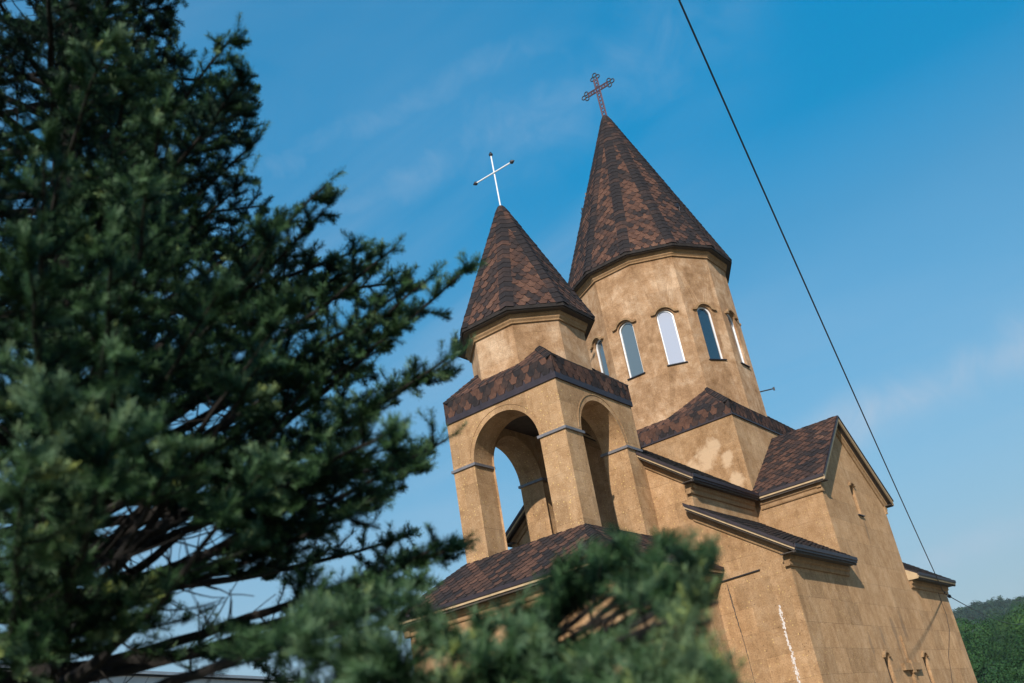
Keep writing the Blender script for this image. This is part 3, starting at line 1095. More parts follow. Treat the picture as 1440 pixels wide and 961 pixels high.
# iron pipe stub on the far side of the drum
mb = MB()
p0 = np.array([MX+RD*math.cos(R(25)), MY+RD*math.sin(R(25)), 1.90]); dr = np.array([0.93, 0.35, -0.02])
mb.tube([p0-dr*.3, p0+dr*.50], .022, 8)
mb.tube([p0+dr*.47+np.array([0, 0, -.06]), p0+dr*.47+np.array([0, 0, .05])], .03, 8)
part(mb, 'iron_bracket', m_darkcap)

# ---------------- bell tower
TW, TT = 3.4, 0.728
A1, A2 = 0.668, 0.731
ZB = -4.6
HB = 1.253


def arch_panel(mb, P, u0, u1, a0, a1, zt, zb, d0, d1):
    """panel with an arched way; P(u,z,d)"""
    r = (a1-a0)/2; c = (a0+a1)/2
    ol = []
    if a0 > u0+1e-6:
        ol += [(u0, zb), (a0, zb)]
    ol += [(c-r*math.cos(t), -HB+r*math.sin(t)) for t in np.linspace(0, math.pi, 33)]
    if a1 < u1-1e-6:
        ol += [(a1, zb), (u1, zb)]
    ol += [(u1, zt), (u0, zt)]
    mb.prism([P(u, z, d0) for u, z in ol], [P(u, z, d1) for u, z in ol])


ZT0 = -0.004
mb = MB()
YB = D-.004
arch_panel(mb, lambda u, z, d: (u, d, z), -TW, 0, -TW+A1, -A2, ZT0, ZB, 0, TT)
arch_panel(mb, lambda u, z, d: (u, d, z), -TW, 0, -TW+A1, -A2, ZT0, ZB, YB-TT, YB)
for x0, x1 in ((-TT, 0.0), (-TW, -TW+TT)):
    arch_panel(mb, lambda u, z, d: (d, u, z), TT+.002, YB-TT-.002, TT+.0021, YB-TT-.0021, ZT0, ZB, x0+.002, x1-.002)
tower = part(mb, 'bell_tower', m_tower, bevel=.013)
mb = MB(); mb.box(-TW+.3, -.3, .3, YB-.3, -.06, -.006)
part(mb, 'belfry_ceiling', m_soffit, tower)
# thin raised rims round the arches
mb = MB()
rf_ = 1.0
for P, c, r in ((lambda u, z, d: (u, d, z), (-TW+A1-A2)/2, (TW-A1-A2)/2), (lambda u, z, d: (-d, u, z), (TT+YB-TT)/2, (YB-2*TT)/2)):
    pth = [(c-(r+.10)*math.cos(t), -HB+.05+(r+.10)*math.sin(t)) for t in np.linspace(.06, math.pi-.06, 40)]
    frame_strip(mb, P, pth, -0.012, 0.012, -0.012, 0.01)
part(mb, 'arch_rim', m_tower, tower)
# impost strips round each pier
for x0, x1, y0, y1 in ((-A2, 0, 0, TT), (-TW, -TW+A1, 0, TT), (-TT, 0, YB-TT, YB), (-TW, -TW+TT, YB-TT, YB)):
    mb = MB(); o = .045
    e = [(x0-o, y0-o), (x1+o, y0-o), (x1+o, y1+(o if y1 < 2 else -.002)), (x0-o, y1+(o if y1 < 2 else -.002))]
    mb.prism([(x, y, -HB-.035) for x, y in e], [(x, y, -HB+.030) for x, y in e])
    part(mb, 'impost_strip', m_band, tower)
OX, OY = -TW/2, 1.72
skirt('belfry_skirt_roof', -TW+.045, 0, 0, YB, 0.0, 0.135, 0.565, 0.98, 1.0, 140)
RO = 1.567
lz = lathe_ngon(OX, OY, [(RO, .55), (RO, 2.0)], 8, 22.5, 'belfry_drum', m_drum, None)
bell_roof, zbt = spire(OX, OY, 8, 22.5, 1.908, 2.30, 6.60, RO, 1.985, 'belfry_roof', 300, 0.085)

# ---------------- porch roof and walls
PX1, PY0, PZE = 1.383, -1.433, -4.64
PXL = -TW-PX1
ZK = -3.556
mbf = []
bf = [(-TW-0.0, 0.0), (0.0, 0.0)]
fs = [[(PXL, PY0, PZE), (PX1, PY0, PZE), (0.02, 0.012, ZK), (-TW-.02, 0.012, ZK)],
      [(PX1, PY0, PZE), (PX1, D-.004, PZE), (0.02, D-.004, ZK), (0.02, 0.012, ZK)],
      [(PXL, D-.004, PZE), (PXL, PY0, PZE), (-TW-.02, 0.012, ZK), (-TW-.02, D-.004, ZK)],
      [(-TW-.02, 0.012, ZK), (0.02, 0.012, ZK), (0.02, D-.004, ZK), (-TW-.02, D-.004, ZK)]]
pr = roof('porch_roof', fs[:3]+[fs[3]], w=0.27, h=0.15, seed=61)
cp = MB()
nf = np.array([0, -1.085, 1.432]); nf /= np.linalg.norm(nf); nr = np.array([1.085, 0, 1.37]); nr /= np.linalg.norm(nr); nl = nr*np.array([-1, 1, 1])
lay_caps(cp, (PX1, PY0, PZE), (0.02, 0.012, ZK), nf, nr, 0.15, 0.14, 5)
part(cp, 'ridge_cap', m_cap, pr, recalc=False)
cp = MB()
lay_caps(cp, (PXL, PY0, PZE), (-TW-.02, 0.012, ZK), nl, nf, 0.15, 0.14, 6)
part(cp, 'ridge_cap', m_cap, pr, recalc=False)
PO = 0.33
cornice(pr, (PXL, PY0, PZE), (PX1, PY0, PZE), (0, -1, 0), -.757, PO, .2, .2)
cornice(pr, (PX1, PY0, PZE), (PX1, D-.006, PZE), (1, 0, 0), -.79, PO, .2, 0.0)
cornice(pr, (PXL, PY0, PZE), (PXL, D-.006, PZE), (-1, 0, 0), -.79, PO, .2, 0.0)
wx, wy, wxl = PX1-PO, PY0+PO, PXL+PO
zh = PZE-.20
mb = MB()


def arch2(mb, P, u0, u1, a0, a1, zs, zt, zb, d0, d1):
    r = (a1-a0)/2; c = (a0+a1)/2
    ol = [(u0, zb), (a0, zb)]+[(c-r*math.cos(t), zs+r*math.sin(t)) for t in np.linspace(0, math.pi, 33)]+[(a1, zb), (u1, zb), (u1, zt), (u0, zt)]
    mb.prism([P(u, z, d0) for u, z in ol], [P(u, z, d1) for u, z in ol])


arch2(mb, lambda u, z, d: (u, d, z), wxl, wx, wxl+1.35, wx-1.35, -7.6, zh, GZ, wy, wy+.5)
arch2(mb, lambda u, z, d: (d, u, z), wy+.502, D-.003, .05, 2.75, -7.35, zh, GZ, wx-.5, wx-.001)
arch2(mb, lambda u, z, d: (d, u, z), wy+.502, D-.003, .05, 2.75, -7.35, zh, GZ, wxl+.001, wxl+.5)
porch = part(mb, 'porch_wall', m_stone)
# carved bands over the porch arches
mb = MB()
for P, c, r, zs in ((lambda u, z, d: (u, wy+d, z), (wxl+wx)/2, (wx-wxl-2.7)/2, -7.6), (lambda u, z, d: (wx-d, u, z), 1.40, 1.35, -7.35)):
    for off, hw_, dep in ((.10, .035, -.05), (.34, .03, -.06)):
        frame_strip(mb, P, [(c-(r+off)*math.cos(t), zs+(r+off)*math.sin(t)) for t in np.linspace(.0, math.pi, 40)], -hw_, hw_, dep, .01)
    for t in np.linspace(.05, math.pi-.05, 34):
        rr = r+.22
        pc = (c-rr*math.cos(t), zs+rr*math.sin(t))
        frame_strip(mb, P, [(pc[0]+.065*math.cos(q), pc[1]+.065*math.sin(q)) for q in np.linspace(0, 2*math.pi, 9)[:-1]], -.012, .012, -.035, .01, closed=True)
part(mb, 'carved_arch_band', m_trim, porch)

# iron strip, open joint and lime smear on the west front of the aisle
mb = MB(); mb.prism([(1.06, D-.05, -4.955), (2.27, D-.05, -4.925), (2.27, D-.05, -4.905), (1.06, D-.05, -4.935)], [(1.06, D-.002, -4.955), (2.27, D-.002, -4.925), (2.27, D-.002, -4.905), (1.06, D-.002, -4.935)])
part(mb, 'iron_strip', m_darkcap)
rg = random.Random(4)


def flakes(pts, w, name, mat, y, n):
    """a smear made of many small irregular flakes"""
    mb = MB()
    seg = np.array(pts)
    for _ in range(n):
        u = rg.random()*(len(seg)-1); i = int(u); t = u-i
        c = seg[i]*(1-t)+seg[i+1]*t
        a = w[i]*(1-t)+w[i+1]*t
        cx = c[0]+rg.gauss(0, .45)*a; cz = c[1]+rg.gauss(0, .02)
        r = rg.uniform(.006, .024)*(1 if abs(cx-c[0]) < a*.6 else .5)
        m = rg.randint(5, 8); ph = rg.random()*6
        q = [(cx+r*rg.uniform(.5, 1.2)*math.cos(ph+6.283*k/m), cz+1.7*r*rg.uniform(.5, 1.2)*math.sin(ph+6.283*k/m)) for k in range(m)]
        d = rg.uniform(0, .003)
        mb.prism([(x, y-d, z) for x, z in q], [(x, y+.008, z) for x, z in q])
    return part(mb, name, mat, recalc=False)


def joint(pts, w, name, mat, y):
    mb = MB()
    L, Q = [], []
    for i in range(len(pts)-1):
        (x0, z0), (x1, z1) = pts[i], pts[i+1]
        for j in range(14):
            t = j/14
            a = w[i]*(1-t)+w[i+1]*t
            x, z = x0+(x1-x0)*t+rg.gauss(0, .002), z0+(z1-z0)*t
            L.append((x-a*rg.uniform(.3, 1.1), y, z)); Q.append((x+a*rg.uniform(.3, 1.1), y, z))
    for i in range(len(L)-1):
        b_ = [L[i], Q[i], Q[i+1], L[i+1]]
        mb.prism(b_, [(p[0], p[1]+.006, p[2]) for p in b_])
    return part(mb, name, mat)


flakes([(2.49, -5.77), (2.475, -5.95), (2.47, -6.2), (2.455, -6.5)], [.012, .045, .05, .022], 'lime_smear', m_lime, D-.004, 75)
flakes([(2.452, -6.56), (2.47, -6.75), (2.462, -7.0), (2.468, -7.3), (2.46, -7.7), (2.47, -8.2)], [.02, .05, .055, .06, .06, .02], 'lime_smear', m_lime, D-.004, 140)
joint([(1.385, -5.0), (1.395, -5.35), (1.41, -5.75), (1.44, -6.4), (1.45, -7.4)], [.010, .020, .018, .009, .007], 'open_joint', m_soffit, D-.003)

# thin wire hanging down the gable wall from the rear eave
def on_x(px, py, x):
    d = at(px, py, 1.0)-CAM
    return CAM+d*((x-CAM[0])/d[0])


mb = MB()
mb.tube([on_x(1200+a/4.78, 760+b/4.78, X1+.018) for a, b in ((566, 335), (590, 408), (625, 500), (645, 600), (643, 700), (640, 780), (655, 870), (668, 980))], .006, 5)
part(mb, 'hanging_wire', m_wire)

# relief cross between the two niches
mb = MB()
XF = X1
mb.box(XF-.01, XF+.075, MY+.015-.085, MY+.015+.085, -9.2, -7.44)
mb.box(XF-.01, XF+.060, MY+.015-.050, MY+.015+.050, -7.11, -6.46)
mb.box(XF-.01, XF+.115, MY+.015-.12, MY+.015+.12, -7.438, -7.112)
rc = part(mb, 'relief_cross', m_trim)
for a, b in ((9.50, 10.123), (10.367, 11.02)):
    mb = MB()
    mb.box(XF-.01, XF+.10, a, b, -7.365, -7.185)
    part(mb, 'cross_arm', m_trim, rc)

# ---------------- crosses
zc = 6.30
mb = MB()
mb.tube([(OX, OY, zc), (OX, OY, 8.26)], .021, 12)
cr = part(mb, 'roof_cross', m_white, smooth=False)
mb = MB(); mb.tube([(OX-.66, OY-.036, 7.61), (OX+.66, OY-.036, 7.61)], .021, 12)
part(mb, 'cross_bar', m_white, cr)
for c, ax in (((OX, OY, 8.255), (0, 0, 1)), ((OX-.655, OY-.036, 7.61), (-1, 0, 0)), ((OX+.655, OY-.036, 7.61), (1, 0, 0))):
    mb = MB(); mb.lathe(c, [(.036, -.03), (.058, 0), (.062, .03), (.04, .07), (.012, .115)], 10, ax)
    part(mb, 'end_cap', m_darkcap, cr)

mb = MB()
bx, by = MX, MY
rr = .025


def lattice(mb, A, B, side, wid, n):
    A, B, side = np.array(A, float), np.array(B, float), np.array(side, float)
    for s in (-1, 1):
        mb.tube([A+side*s*wid, B+side*s*wid], rr, 6)
    for i in range(n):
        p, q = A+(B-A)*i/n, A+(B-A)*(i+1)/n
        mb.tube([p+side*wid, q-side*wid], rr*.75, 5)
        mb.tube([p-side*wid, q+side*wid], rr*.75, 5)


def scroll(mb, c, d, sd):
    """trefoil of three open rings at an arm's end"""
    c, d, sd = np.array(c, float), np.array(d, float), np.array(sd, float)
    for o, r in ((d*.13, .085), (sd*.125-d*.01, .08), (-sd*.125-d*.01, .08)):
        mb.tube([c+o+r*(d*math.cos(q)+sd*math.sin(q)) for q in np.linspace(0, 2*math.pi, 15)[:-1]], rr*.9, 6, closed=True)


zx = 15.53
lattice(mb, (bx, by, 14.15), (bx, by, zx-.09), (1, 0, 0), .085, 7)
lattice(mb, (bx, by, zx+.09), (bx, by, 16.08), (1, 0, 0), .085, 3)
bc = part(mb, 'roof_cross', m_rust)
for s in (-1, 1):
    mb = MB(); lattice(mb, (bx+s*.0, by, zx), (bx+s*.50, by, zx), (0, 0, 1), .085, 4)
    part(mb, 'cross_arm', m_rust, bc)
for c, d, sd in (((bx, by, 16.12), (0, 0, 1), (1, 0, 0)), ((bx-.54, by, zx), (-1, 0, 0), (0, 0, 1)), ((bx+.54, by, zx), (1, 0, 0), (0, 0, 1))):
    mb = MB(); scroll(mb, c, d, sd); part(mb, 'trefoil_end', m_darkcap, bc)

# ------------------------------------------------------------------ cables
E0 = np.array([X1+.03, 16.72, -4.98])


def cable(name, A, B, sag, r, label, n=40):
    mb = MB()
    A, B = np.array(A), np.array(B)
    mb.tube([A+(B-A)*t-np.array([0, 0, 4*sag*t*(1-t)]) for t in np.linspace(0, 1, n)], r, 7)
    mb.lathe(A, [(.03, -.10), (.045, -.06), (.045, .0), (.03, .05)], 8, (1, 0, 0))
    o = mb.build(name, m_wire)
    o['label'] = label; o['category'] = 'cable'
    return o


Q = at(960, 0, 13.5)
dv = Q-E0
far = E0+dv*1.55
cable('overhead_cable', E0, far, 0.55, .0135, 'thin black overhead cable running from the aisle eave up across the blue sky')
E1 = np.array([X1+.03, 16.95, -5.02])
mb = MB()
B1 = at(1440, 862, 85); B1 = E1+(B1-E1)*1.4
path = [E1+(B1-E1)*t-np.array([0, 0, 4*.9*t*(1-t)]) for t in np.linspace(0, 1, 40)]
mb.tube(path, .016, 6)
i0 = E1+(path[1]-E1)*.45
dd = (path[1]-path[0])/np.linalg.norm(path[1]-path[0])
mb.lathe(i0, [(.03, -.10), (.06, -.07), (.06, -.03), (.035, 0), (.06, .03), (.06, .07), (.03, .10)], 10, dd)
c2 = mb.build('overhead_cable', m_wire)
c2['label'] = 'short black cable with an insulator leaving the rear wall towards the wooded hill'; c2['category'] = 'cable'

# ------------------------------------------------------------------ white building far left, seen under the spruce
P0, P1 = at(95, 938, 30.0), None
r2 = at(270, 946.5, 1.0)-CAM
zt_ = P0[2]
P1 = CAM+r2*((zt_-CAM[2])/r2[2])
dv = (P1-P0); dv[2] = 0; Lw = np.linalg.norm(dv); dv /= Lw
nv = np.array([dv[1], -dv[0], 0])
if nv @ (CAM-P0) < 0:
    nv = -nv
A = P0-dv*7; B = P1+dv*5.5
hall = thing('white_building', tuple((A+B)/2*np.array([1, 1, 0])+np.array([0, 0, GZ])), 'low white plastered building with a pale roof edge behind the spruce trunk', 'building')
back = -nv*6
mb = MB()
a0, b0 = A-nv*.10, B-nv*.10
mb.prism([(*p[:2], GZ) for p in (a0, b0, b0+back, a0+back)], [(*p[:2], zt_-.14) for p in (a0, b0, b0+back, a0+back)])
wl = part(mb, 'wall', m_plaster, hall)
mb = MB()
mb.prism([(*p[:2], zt_-.09) for p in (A, B, B+back, A+back)], [(*p[:2], zt_) for p in (A, B, B+back, A+back)])
part(mb, 'roof', m_roofgrey, hall)
mb = MB()
mb.prism([(*p[:2], zt_-.138) for p in (A-nv*.05, B-nv*.05, B+back, A+back)], [(*p[:2], zt_-.092) for p in (A-nv*.05, B-nv*.05, B+back, A+back)])
part(mb, 'gutter', m_darkcap, hall)
for k in (4.0, 7.5, 11.0):
    c = a0+dv*k
    if k > np.linalg.norm(B-A)-1.2:
        break
    mb = MB()
    q = [c+nv*.01, c+dv*1.1+nv*.01]
    mb.prism([(*q[0][:2], zt_-2.4), (*q[1][:2], zt_-2.4), (*q[1][:2], zt_-1.0), (*q[0][:2], zt_-1.0)], [(*(p[:2]-nv[:2]*.06), z) for p, z in ((q[0], zt_-2.4), (q[1], zt_-2.4), (q[1], zt_-1.0), (q[0], zt_-1.0))])
    wn = part(mb, 'window', m_gl_grey, hall)


# ------------------------------------------------------------------ blue spruce close to the camera
TX, TY = 6.219, -15.497
TREE_TOP = 0.9


def mat_needles():
    m, t, b = new_mat('spruce_needles')
    a = t.n('ShaderNodeAttribute'); a.attribute_name = 'tint'
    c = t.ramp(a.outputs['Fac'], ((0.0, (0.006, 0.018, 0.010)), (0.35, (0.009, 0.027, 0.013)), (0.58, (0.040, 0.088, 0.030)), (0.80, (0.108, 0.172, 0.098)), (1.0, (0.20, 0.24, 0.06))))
    t.l(c, b.inputs['Base Color'])
    b.inputs['Roughness'].default_value = 0.6
    b.inputs['Specular IOR Level'].default_value = 0.12
    return m


m_needle = mat_needles()
# outline the crown was grown to (photo pixels): shoots beyond it were lost or never grew
CROWN = np.array([(-400, -500), (330, -500), (300, -150), (262, -60), (255, 20), (250, 60), (278, 82), (286, 45), (300, 40), (318, 26), (345, 35), (364, 46), (352, 75), (360, 110), (380, 178), (362, 240), (385, 290),
                  (412, 300), (440, 262), (488, 236), (512, 225), (532, 255), (512, 300), (540, 335), (566, 332), (576, 370), (588, 402), (618, 368), (645, 350), (692, 358), (680, 400), (668, 430),
                  (702, 452), (660, 482), (645, 520), (628, 560), (668, 600), (628, 625), (612, 660), (574, 690), (556, 715), (585, 742), (632, 752), (684, 738), (672, 790), (620, 838), (590, 862),
                  (640, 858), (700, 836), (742, 820), (775, 790), (800, 770), (840, 742), (900, 748), (960, 745), (985, 738), (1022, 732), (1018, 770), (1003, 812), (1016, 850), (1003, 885), (1046, 930), (1046, 1300), (-400, 1300)], float)
HOLES = [np.array(h, float) for h in (
    [(135, 735), (175, 705), (250, 722), (318, 745), (330, 775), (310, 792), (250, 800), (180, 812), (140, 790)],
    [(300, 806), (360, 818), (400, 850), (408, 878), (350, 880), (290, 862), (240, 850), (235, 825)],
    [(795, 868), (838, 852), (868, 856), (945, 862), (938, 892), (900, 902), (868, 898), (820, 900), (790, 925), (770, 900)],
    [(-10, -10), (50, -10), (45, 30), (20, 26), (-10, 20)],
    [(255, 575), (330, 570), (350, 600), (290, 615), (240, 600)],
    [(100, 932), (275, 938), (275, 985), (100, 985)])]


def inside(px, py, poly):
    r = np.zeros(px.shape, bool); n = len(poly); j = n-1
    for i in range(n):
        xi, yi = poly[i]; xj, yj = poly[j]
        c = ((yi > py) != (yj > py)) & (px < (xj-xi)*(py-yi)/(yj-yi+1e-12)+xi)
        r ^= c; j = i
    return r


class Tree:
    def __init__(s, seed):
        s.rg = np.random.default_rng(seed)


TR = np.random.default_rng(5)
NK = 88
_k = np.arange(NK)
_t = (_k+.5)/NK
_phi = _k*2.39996
_al = np.radians(78-32*_t)          # needle angle from the twig


def needle_tris(base, dirs, length, tint, rg, nl=0.0285, wd=0.0046):
    """shoots (N) -> needle triangles"""
    n = len(base)
    up = np.array([0, 0, 1.0])+rg.normal(size=(n, 3))*.15
    a = np.cross(dirs, up); a /= np.linalg.norm(a, axis=1, keepdims=True)+1e-9
    c = np.cross(a, dirs)
    ph = _phi[None, :]+rg.uniform(0, 6.28, (n, 1))+rg.normal(size=(n, NK))*.25
    al = _al[None, :]+rg.normal(size=(n, NK))*.14
    # more needles swing to the upper side of the twig
    rad = a[:, None, :]*np.cos(ph)[..., None]+c[:, None, :]*np.sin(ph)[..., None]+c[:, None, :]*.22
    nd = dirs[:, None, :]*np.cos(al)[..., None]+rad*np.sin(al)[..., None]
    tt = _t[None, :]+rg.normal(size=(n, NK))*.02
    p = base[:, None, :]+dirs[:, None, :]*(tt*length[:, None])[..., None]
    ll = nl*rg.uniform(.75, 1.2, (n, NK, 1))
    tip = p+nd*ll
    side = np.cross(nd, dirs[:, None, :]+.3*c[:, None, :]); side /= np.linalg.norm(side, axis=2, keepdims=True)+1e-9
    T = np.stack([p-side*wd*.5, p+side*wd*.5, tip], 2)
    T[:, ::2] = np.stack([tip-side*wd*.45, p, tip+side*wd*.45], 2)[:, ::2]      # blunt needles between the pointed ones
    T = T.reshape(-1, 3, 3)
    ti = (tint[:, None]-.16+rg.normal(size=(n, NK))*.06+.30*tt).reshape(-1)  # tips brightened: lighter new growth, plus sunlit tips and inner shade put into colour
    return T, np.clip(ti, 0, 1)


def bez(p0, p1, p2, t):
    t = np.asarray(t)[:, None]
    return (1-t)**2*p0+2*t*(1-t)*p1+t*t*p2


def keep(P):
    x, y, k = proj(P)
    out = ~inside(x, y, CROWN)
    for h in HOLES:
        out |= inside(x, y, h)
    vis = (k > .3) & (x > -30) & (x < 1470) & (y > -30) & (y < 990)
    return ~(out & vis)


def grow_branch(spruce, base, tip, lift, seed, dens=1.0, bare=.22, maxlat=.62, tint0=.42, scale=1.0, fine=False):
    """limb from trunk to tip with side twigs in a flat spray, each twig carrying short needled shoots"""
    rg = np.random.default_rng(seed)
    base, tip = np.array(base, float), np.array(tip, float)
    for _ in range(14):
        if keep(tip[None])[0]:
            break
        tip = base+(tip-base)*.90
    L = np.linalg.norm(tip-base)
    if L < .3:
        return 0, None
    mid = (base+tip)/2+np.array([0, 0, -lift*L])+rg.normal(size=3)*.04*L
    n = max(8, int(L/.06))
    ts = np.linspace(0, 1, n)
    ax = bez(base, mid, tip, ts)+np.cumsum(rg.normal(size=(n, 3))*.004, 0)
    xx, yy, kk_ = proj(ax)
    gone = np.where(~inside(xx, yy, CROWN) & (kk_ > .3) & (xx > -30) & (yy > -30) & (xx < 1470) & (yy < 990))[0]
    if len(gone):
        if gone[0] < 6:
            return 0, None
        ax = ax[:gone[0]]; n = len(ax)
        L = float(np.sum(np.linalg.norm(np.diff(ax, axis=0), axis=1)))
    wood = MB()
    r0 = .008+.0105*L
    wood.tube(list(ax[::2]) if n > 16 else list(ax), list(np.interp(np.linspace(0, 1, len(ax[::2]) if n > 16 else n), [0, .6, 1], [r0, r0*.5, .004])), 6)
    B, Dd, Ln, Ti = [], [], [], []

    def shoot(p, d, l, ti):
        d = d/np.linalg.norm(d)
        B.append(p); Dd.append(d); Ln.append(l); Ti.append(ti)

    def needled(path, ti):
        for i in range(len(path)-1):
            d = path[i+1]-path[i]; l = np.linalg.norm(d)
            if l > 1e-4:
                shoot(path[i], d, l, ti)
    step = .082/dens
    s_ = bare*L; side = 1
    while s_ < L*.985:
        t = s_/L
        i = min(n-2, int(t*(n-1)))
        p = ax[i]+(ax[i+1]-ax[i])*(t*(n-1)-i)
        tg = ax[i+1]-ax[i]; tg /= np.linalg.norm(tg)
        sv = np.cross(tg, (0, 0, 1)); sv /= np.linalg.norm(sv)+1e-9
        upv = np.cross(sv, tg)
        side = -side
        roll = rg.normal()*.38
        if rg.random() < .22:
            roll += rg.choice([-1.1, 1.0])
        ang = R(rg.uniform(42, 62))
        lat = min(maxlat, (.30*(1-t)*L+.085))*rg.uniform(.65, 1.1)*scale
        d0 = tg*math.cos(ang)+(sv*side*math.cos(roll)+upv*math.sin(roll))*math.sin(ang)
        m_ = max(3, int(lat/(.07 if fine else .05)))
        q = np.linspace(0, 1, m_+1)[:, None]
        dr_ = np.array([0, 0, rg.uniform(-.22, .12)])*lat
        path = p+d0*lat*q+dr_*q*(1-q)*1.6+np.array([0, 0, .10])*lat*q*q+np.cumsum(rg.normal(size=(m_+1, 3))*.003, 0)
        dead = (t < bare+.12) and rg.random() < .6
        ok = keep(path)
        if not ok[0] and not ok.any():
            if rg.random() < .16 and inside(*proj(path[-1:])[:2], CROWN)[0]:
                wood.tube(list(path), [.0035]+[.0018]*m_, 3)
            s_ += step*rg.uniform(.7, 1.3); continue
        xx, yy, kk_ = proj(path)
        gone = np.where(~inside(xx, yy, CROWN) & (kk_ > .3) & (xx > -30) & (yy > -30) & (xx < 1470) & (yy < 990))[0]
        if len(gone):
            if gone[0] < 2:
                s_ += step; continue
            path = path[:gone[0]]; m_ = len(path)-1
        wood.tube(list(path), list(np.linspace(.0048, .002, m_+1)), 4)
        ti = tint0+rg.normal()*.10+.18*(t-.5)  # inner twigs darker than outer ones, crown shade put into the tint
        if not dead:
            needled(path[max(0, int(m_*.25)):], ti)
            sd = 1
            for j in range(1, m_+1):
                for _ in range(2 if rg.random() < .45 else 1):
                    sd = -sd
                    pj = path[j-1]+(path[j]-path[j-1])*rg.random()
                    tj = path[j]-path[j-1]; tj = tj/np.linalg.norm(tj)
                    sj = np.cross(tj, upv); sj /= np.linalg.norm(sj)+1e-9
                    al = R(rg.uniform(38, 60)); rl = rg.normal()*.55+.15
                    dj = tj*math.cos(al)+(sj*sd*math.cos(rl)+upv*math.sin(rl))*math.sin(al)
                    l = rg.uniform(.065, .120)*(1.1-.30*j/m_)
                    dj = dj+np.array([0, 0, .22])
                    if rg.random() < .85:
                        shoot(pj, dj, l, ti+rg.normal()*.08+(.12 if rg.random() < .12 else 0))
        s_ += step*rg.uniform(.7, 1.3)
    # leader tuft
    k0 = int(n*max(bare+.15, .45))
    needled(ax[k0:], tint0+.08)
    for _ in range(5):
        d = (ax[-1]-ax[-3]); d /= np.linalg.norm(d)
        shoot(ax[-1]-d*rg.uniform(0, .05), d+rg.normal(size=3)*.5+np.array([0, 0, .25]), rg.uniform(.07, .11), tint0+.18)
    limb = wood.build('branch', m_bark, spruce, recalc=False)
    B, Dd, Ln, Ti = np.array(B), np.array(Dd), np.array(Ln), np.array(Ti)
    E_ = B+Dd*(Ln+.012)[:, None]
    jit = rg.normal(size=(len(B), 1))*9*np.linalg.norm(B-CAM, axis=1, keepdims=True)/FPX
    ok = keep(B+RI*jit) & keep(E_+RI*jit+UP*jit*.6)
    B, Dd, Ln, Ti = B[ok], Dd[ok], Ln[ok], Ti[ok]
    if len(B):
        T, ti = needle_tris(B, Dd, Ln, Ti, rg, *((.031, .0030) if fine else (.0285, .0044)))
        T = T-np.array(spruce.location)
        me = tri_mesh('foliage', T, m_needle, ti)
        o = bpy.data.objects.new('foliage', me); COL.objects.link(o); o.parent = limb
    return len(B), ax


spruce = thing('spruce_tree', (TX, TY, GZ), 'tall dark green blue spruce with drooping needled branches close beside the church porch', 'tree')
mb = MB()
zs = np.linspace(GZ-.2, TREE_TOP, 30)
mb.tube([(TX+.02*math.sin(z*1.3), TY+.02*math.cos(z*1.1), z) for z in zs], [max(.012, .135*(TREE_TOP-z)/(TREE_TOP-GZ)+.01+(.05 if z < GZ+.3 else 0)) for z in zs], 14)
mb.build('trunk', m_bark, spruce, recalc=False, smooth=True)


def trunk_at(z):
    return np.array([TX+.02*math.sin(z*1.3), TY+.02*math.cos(z*1.1), z])


total = 0
# whorls of limbs all round the trunk
view = np.arctan2(CAM[1]-TY, CAM[0]-TX)
z = -8.75
wi = 0
while z < TREE_TOP-.25:
    Lw_ = np.clip(2.75*(TREE_TOP-z)/(TREE_TOP+8.0), .2, 2.7)
    k = 6
    a0 = TR.uniform(0, 6.28)
    for i in range(k):
        a = a0+2*math.pi*i/k+TR.normal()*.16
        Lb = Lw_*TR.uniform(.78, 1.08)
        zb_ = z+TR.normal()*.07
        rise = TR.uniform(.02, .26) if z > -6.5 else TR.uniform(-.12, .16)
        tip = trunk_at(zb_)+np.array([math.cos(a)*Lb, math.sin(a)*Lb, rise*Lb])
        b0 = trunk_at(zb_)
        # limbs that would reach the photographer were cut back
        if np.linalg.norm(tip-CAM) < 2.5:
            tip = b0+(tip-b0)*.72
        far_side = math.cos(a-view) < -.35
        pp = b0+(tip-b0)*np.linspace(.15, .95, 15)[:, None]
        hx, hy, _k2 = proj(pp)
        if sum(int((inside(hx, hy, h) & (_k2 > .3)).sum()) for h in (HOLES[0], HOLES[1], HOLES[2])) >= 3 and TR.random() < .8:
            continue
        x, y, kk = proj(np.array([b0, tip, (b0+tip)/2]))
        off = (y.max() < -120) or (x.max() < -260) or (y.min() > 1150)
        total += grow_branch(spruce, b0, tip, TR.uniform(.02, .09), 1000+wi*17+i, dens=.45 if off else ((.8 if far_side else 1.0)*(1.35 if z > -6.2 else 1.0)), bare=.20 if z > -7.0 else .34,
                             maxlat=.55, tint0=(.22 if z > -5.8 else .33)+TR.normal()*.05)[0]  # upper limbs tinted darker, their shade painted into the needle colour
    z += .25 if z < -2.8 else .36
    wi += 1
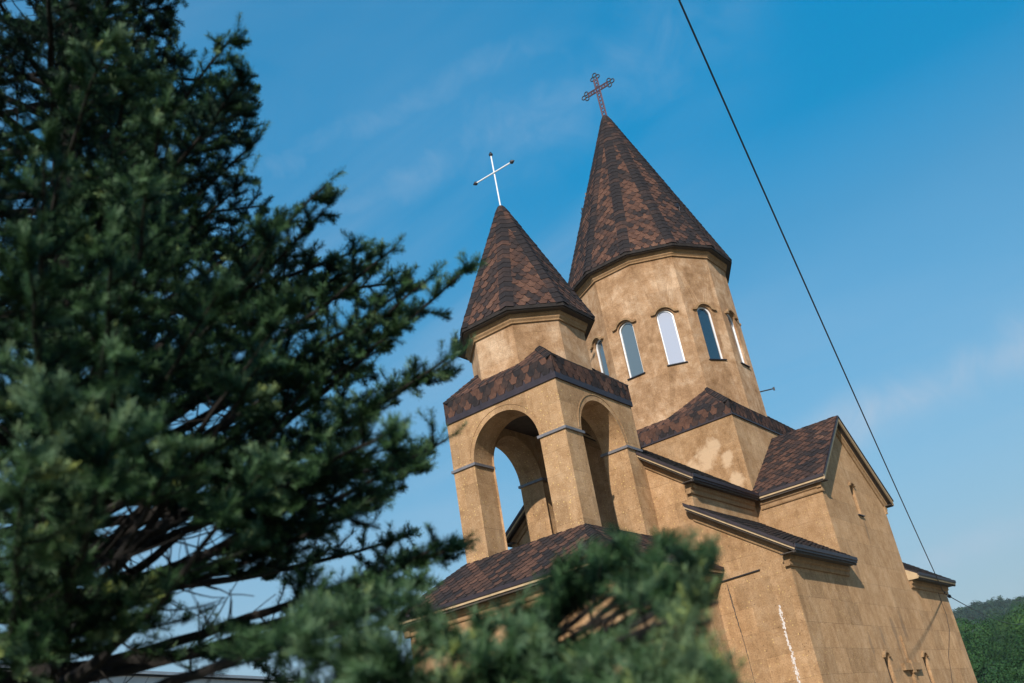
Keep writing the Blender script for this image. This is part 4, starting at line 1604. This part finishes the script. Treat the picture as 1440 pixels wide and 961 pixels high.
# limbs that reach out to the tips seen against the sky and the church
HERO = [(338, 42, 5.35, .34), (372, 176, 5.25, .30), (352, 240, 5.1, .2), (398, 300, 5.1, .24), (508, 236, 4.85, .42), (470, 285, 4.95, .38), (566, 342, 4.75, .36), (578, 396, 4.7, .28),
        (655, 368, 4.55, .40), (620, 400, 4.6, .30), (676, 452, 4.5, .30), (630, 515, 4.4, .22), (642, 600, 4.4, .16), (604, 655, 4.3, .10), (545, 690, 4.2, .05),
        (655, 755, 4.0, .06), (590, 830, 3.9, -.05), (560, 470, 4.5, .25), (520, 580, 4.2, .15), (470, 650, 3.9, .1),
        # low limbs that come forward to the photographer
        (1010, 745, 2.75, .08), (945, 765, 2.8, .05), (880, 762, 2.9, .05), (820, 790, 2.9, .03), (975, 800, 2.6, .04), (905, 815, 2.7, .03),
        (1000, 865, 2.35, 0), (1036, 930, 2.25, -.03), (965, 915, 2.35, -.02), (900, 958, 2.4, -.05), (990, 955, 2.25, -.04),
        (740, 860, 2.9, .02), (680, 885, 2.8, .0), (560, 870, 2.7, 0), (500, 860, 2.6, 0), (430, 895, 2.6, -.04), (720, 925, 2.5, -.06), (800, 945, 2.5, -.06), (590, 925, 2.6, -.05), (500, 940, 2.5, -.05),
        (600, 875, 2.7, 0), (640, 905, 2.7, 0), (705, 880, 2.8, 0), (765, 850, 2.9, 0), (795, 825, 2.9, 0), (845, 795, 2.9, 0), (870, 785, 2.85, 0), (915, 785, 2.8, 0), (680, 935, 2.55, 0), (765, 935, 2.5, 0), (845, 955, 2.45, 0),
        (935, 945, 2.4, 0), (1022, 900, 2.3, 0), (980, 835, 2.5, 0), (1003, 790, 2.65, 0), (950, 880, 2.4, 0), (1012, 850, 2.4, 0), (740, 895, 2.6, 0), (640, 950, 2.5, 0), (560, 950, 2.5, 0), (460, 915, 2.6, 0), (530, 900, 2.6, 0), (800, 800, 2.95, 0), (760, 830, 2.95, 0), (1030, 960, 2.2, 0),
        (390, 640, 3.1, .12), (250, 620, 3.1, .1), (160, 600, 2.8, .12), (70, 545, 2.7, .16), (20, 640, 2.7, .08), (420, 430, 3.6, .22), (300, 420, 3.4, .2), (120, 330, 3.3, .26), (40, 380, 3.1, .22),
        (500, 620, 3.7, .12), (380, 520, 3.5, .18), (210, 250, 3.6, .3), (60, 200, 3.6, .3), (240, 130, 4.0, .3), (160, 60, 4.1, .3), (450, 540, 3.9, .2), (180, 480, 3.2, .18)]
MAIN = [(1010, 745), (1036, 930), (740, 860), (560, 870)]
HERO = [h for h in HERO if h[:2] in MAIN]+[h for h in HERO if h[:2] not in MAIN]
axes = []
for i, (px, py, dd, rise) in enumerate(HERO):
    tip = at(px, py, dd)
    hd = math.hypot(tip[0]-TX, tip[1]-TY)
    b0 = trunk_at(min(-.5, max(-9.2, tip[2]-rise*hd)))
    near = dd < 3.3
    low = near and py > 730
    ti = .38
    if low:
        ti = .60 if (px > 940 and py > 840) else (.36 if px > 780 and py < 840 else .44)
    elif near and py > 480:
        ti = .50
    main = (px, py) in MAIN
    br = .55 if low else (.42 if py > 690 else .30)
    if low and not main:
        # side limbs fork off the nearest of the few long limbs
        c_ = [a for ax_ in axes for a in ax_[int(len(ax_)*.40):int(len(ax_)*.80)]]
        b0 = min(c_, key=lambda a: np.linalg.norm(a-tip)+abs(a[2]-tip[2])*.5)
        br = .12
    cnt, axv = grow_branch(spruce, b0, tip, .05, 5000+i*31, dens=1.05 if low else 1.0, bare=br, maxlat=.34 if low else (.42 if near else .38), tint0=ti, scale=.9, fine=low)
    total += cnt
    if main and axv is not None:
        axes.append(axv)
print('shoots', total, flush=True)
